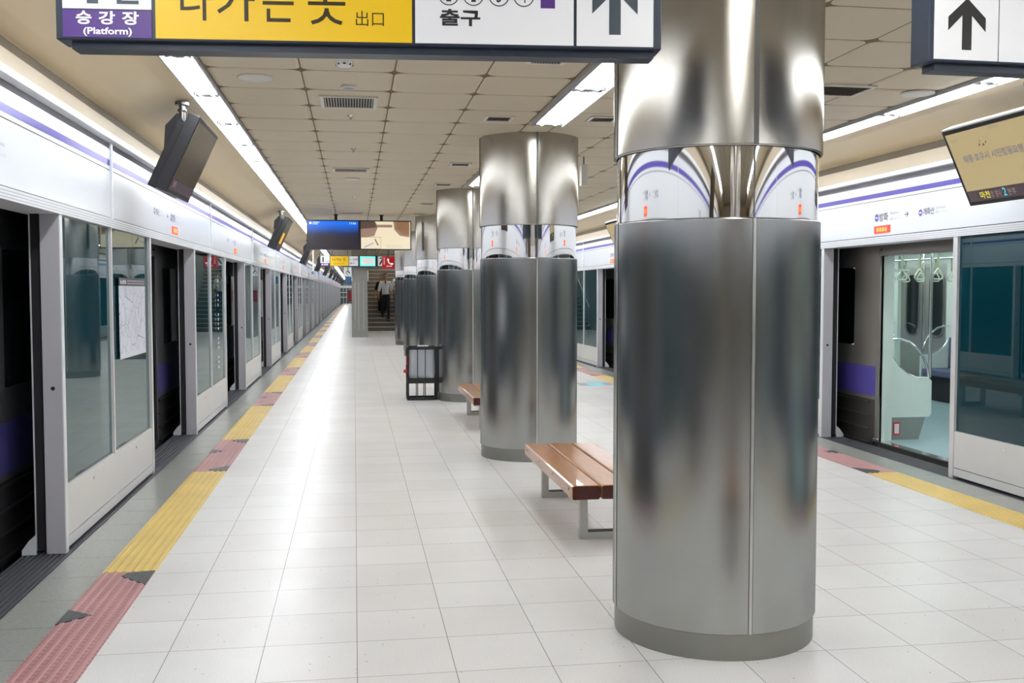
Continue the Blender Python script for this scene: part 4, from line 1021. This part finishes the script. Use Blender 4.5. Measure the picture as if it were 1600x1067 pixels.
def person(loc, label, top, bottom, feet, armswing=(.0, .0), hgt=1.0):
    # faces -Y.  feet = ((dy, z), (dy, z)) offsets of left/right foot
    t = thing('person', label, 'person', loc)
    S = hgt; hip = .95 * S + .0
    pts = [(0, 0, hip, .088)]; ed = []
    chest = chain(pts, ed, [(0, .005, hip + .13 * S, .09), (0, 0, hip + .28 * S, .105), (0, .0, hip + .40 * S, .11), (0, .005, hip + .50 * S, .08)], 0)
    neck = chain(pts, ed, [(0, -.005, hip + .575 * S, .050), (0, -.012, hip + .64 * S, .052)], chest)
    hz = hip + .72 * S
    ch = pts.index((0, .0, hip + .40 * S, .11))
    legs = []; arms = []
    for k, q in enumerate((-1, 1)):
        dy, fz = feet[k]
        kn = (q * .105, dy * .5 - .07 - (fz * .18), hip * .5 + fz * .62, .062); an = (q * .11, dy, fz + .085, .042)
        legs.append([(q * .10, -.005, hip - .08, .088), (q * .105, (dy * .25) - .03, hip * .75 + fz * .3, .078), kn, (q * .11, dy * .85 + .01, hip * .28 + fz * .8, .054), an])
        chain(pts, ed, [(a, b_, c_, r_ * .8) for a, b_, c_, r_ in legs[-1]], 0)
        chain(pts, ed, [(q * .115, dy - .08, fz + .045, .036), (q * .12, dy - .17, fz + .03, .028)], len(pts) - 1)
        sw = armswing[k]
        arm = [(q * .175, .01, hip + .445 * S, .056), (q * .215, .02 + sw * .1, hip + .30 * S, .047), (q * .24, .03 + sw * .25, hip + .15 * S, .040), (q * .255, sw * .7 - .02, hip + .02 * S, .033), (q * .26, sw - .05, hip - .10 * S, .025)]
        arms.append(arm)
        a = chain(pts, ed, [(x, y, z_, r_ * .92) for x, y, z_, r_ in arm], ch)
        wr = arm[-1]
        palm = chain(pts, ed, [(wr[0], wr[1] - .01, wr[2] - .045, (.014, .032)), (wr[0], wr[1] - .015, wr[2] - .085, (.013, .036))], a)
        for j in range(4):
            o_ = -.027 + j * .018; ln = (.062, .074, .07, .055)[j]
            chain(pts, ed, [(wr[0], wr[1] - .015 + o_, wr[2] - .10, .0095), (wr[0] - q * .006, wr[1] - .017 + o_, wr[2] - .10 - ln * .5, .0085), (wr[0] - q * .018, wr[1] - .017 + o_, wr[2] - .10 - ln * .95, .007)], palm)
        chain(pts, ed, [(wr[0] - q * .012, wr[1] - .045, wr[2] - .06, .011), (wr[0] - q * .02, wr[1] - .06, wr[2] - .09, .009)], palm - 1)
    skin('body', pts, ed, 'skin', t, 2)
    # head
    def hf(p):
        x, y, z_ = p
        k_ = 1 - .22 * max(0, -z_) - (.10 * max(0, -z_) if y > 0 else 0)
        y2 = y * (1.0 if y < 0 else 1.06)
        if y < -.75: y2 = -.75 + (y + .75) * .55
        return Vector((x * k_, y2, z_))
    mb = MB(); hc = (0, -.02, hz); ellip(mb, hc, (.078, .098, .118), 28, 20, hf)
    mb.tube([(0, -.10, hz + .03), (0, -.117, hz - .0), (0, -.128, hz - .022), (0, -.108, hz - .034)], [.008, .012, .017, .012], 8)
    for q in (-1, 1):
        ellip(mb, (q * .08, .0, hz - .005), (.012, .022, .034), 10, 8); mb.tube([(q * .048, -.1, hz + .034), (q * .02, -.108, hz + .032)], .006, 6)
    hd = mb.build('head', 'skin', t)
    for q in (-1, 1):
        m2 = MB(); ellip(m2, (q * .032, -.098, hz + .008), (.015, .008, .008), 12, 8); e = m2.build('eye', 'eye', hd); m3 = MB(); ellip(m3, (q * .032, -.105, hz + .008), (.006, .003, .006), 10, 6); m3.build('pupil', 'pupil', hd)
    m2 = MB(); m2.tube([(-.024, -.094, hz - .058), (0, -.104, hz - .056), (.024, -.094, hz - .058)], [.003, .007, .003], 8); m2.build('mouth', 'lip', hd)
    def hh(p): return Vector((p.x, p.y, p.z if p.z > -.25 or p.y > .1 else (-.25 if p.y > -.3 else .42)))
    mb = MB()
    def hair(p):
        zlow = .38 if p.y < -.35 else (-.05 if p.y < .25 else -.55)
        z_ = max(p.z, zlow); s_ = 1.0 if p.z >= zlow else .93
        return Vector((p.x * s_, p.y * s_, z_))
    ellip(mb, (0, -.012, hz + .012), (.087, .106, .124), 28, 20, hair); mb.build('hair', 'hair', t)
    # shirt: torso and sleeves to the elbow
    sp = [(0, 0, hip - .10, (.158, .118)), (0, 0, hip + .13 * S, (.148, .108)), (0, 0, hip + .28 * S, (.165, .122)), (0, 0, hip + .40 * S, (.165, .122)), (0, 0, hip + .475 * S, (.11, .085)), (0, 0, hip + .53 * S, (.066, .062))]
    se = [(i, i + 1) for i in range(5)]
    for k, q in enumerate((-1, 1)):
        a = arms[k]; chain(sp, se, [(a[0][0] * .95, a[0][1], a[0][2] - .005, .078), (a[1][0], a[1][1], a[1][2], .066), (a[2][0], a[2][1], a[2][2], .058), (a[2][0] + (a[3][0] - a[2][0]) * .5, (a[2][1] + a[3][1]) * .5, (a[2][2] + a[3][2]) * .5, .055)], 3)
    sh = skin('shirt', sp, se, top, t, 2)
    if top == 'shirt':
        m2 = MB(); poly(m2, (0, -.128, hip + .37 * S), rA, uA, [(0, -.02), (.028, .11), (.02, .13), (-.02, .13), (-.028, .11)]); m2.build('black_undershirt', 'trouser', t)
        m2 = MB(); m2.box(-.006, .006, -.128, -.11, hip - .02, hip + .34 * S); m2.build('button_placket', 'shirt', sh)
    tp = [(0, 0, hip + .05, (.148, .108)), (0, 0, hip - .03, (.152, .115))]; te = [(0, 1)]
    for k in range(2):
        chain(tp, te, [(a, b_, c_, r_ * 1.1 + .006) for a, b_, c_, r_ in legs[k]][0:4] + [(legs[k][4][0], legs[k][4][1], legs[k][4][2] - .01, .058)], 1)
    skin('trousers', tp, te, bottom, t, 2)
    for k, q in enumerate((-1, 1)):
        dy, fz = feet[k]; mb = MB()
        ellip(mb, (q * .115, dy - .07, fz + .045), (.048, .135, .05), 18, 10, lambda p: Vector((p.x * (1 - .15 * max(0, p.y)), p.y, max(p.z, -.9) * (1.15 if p.y > .2 else .8)))); mb.build('shoe', 'shoe', t)
    return t
person((1.22, 40.62, .495), 'person in a white shirt with rolled sleeves and black trousers walking down the stairs', 'shirt', 'trouser', ((.06, .0), (-.28, -.165)), (-.05, .08), 1.0)
person((1.10, 40.97, .66), 'person in dark clothes farther up the stairs, mostly hidden behind the white shirt', 'darkcloth', 'trouser', ((.02, .0), (.02, .0)), (.03, -.03), .88)
person((1.74, 40.97, .66), 'person in navy trousers on the stairs, half hidden by the farthest column', 'shirt', 'jean', ((.02, .0), (-.28, -.165)), (.03, -.03), .95)
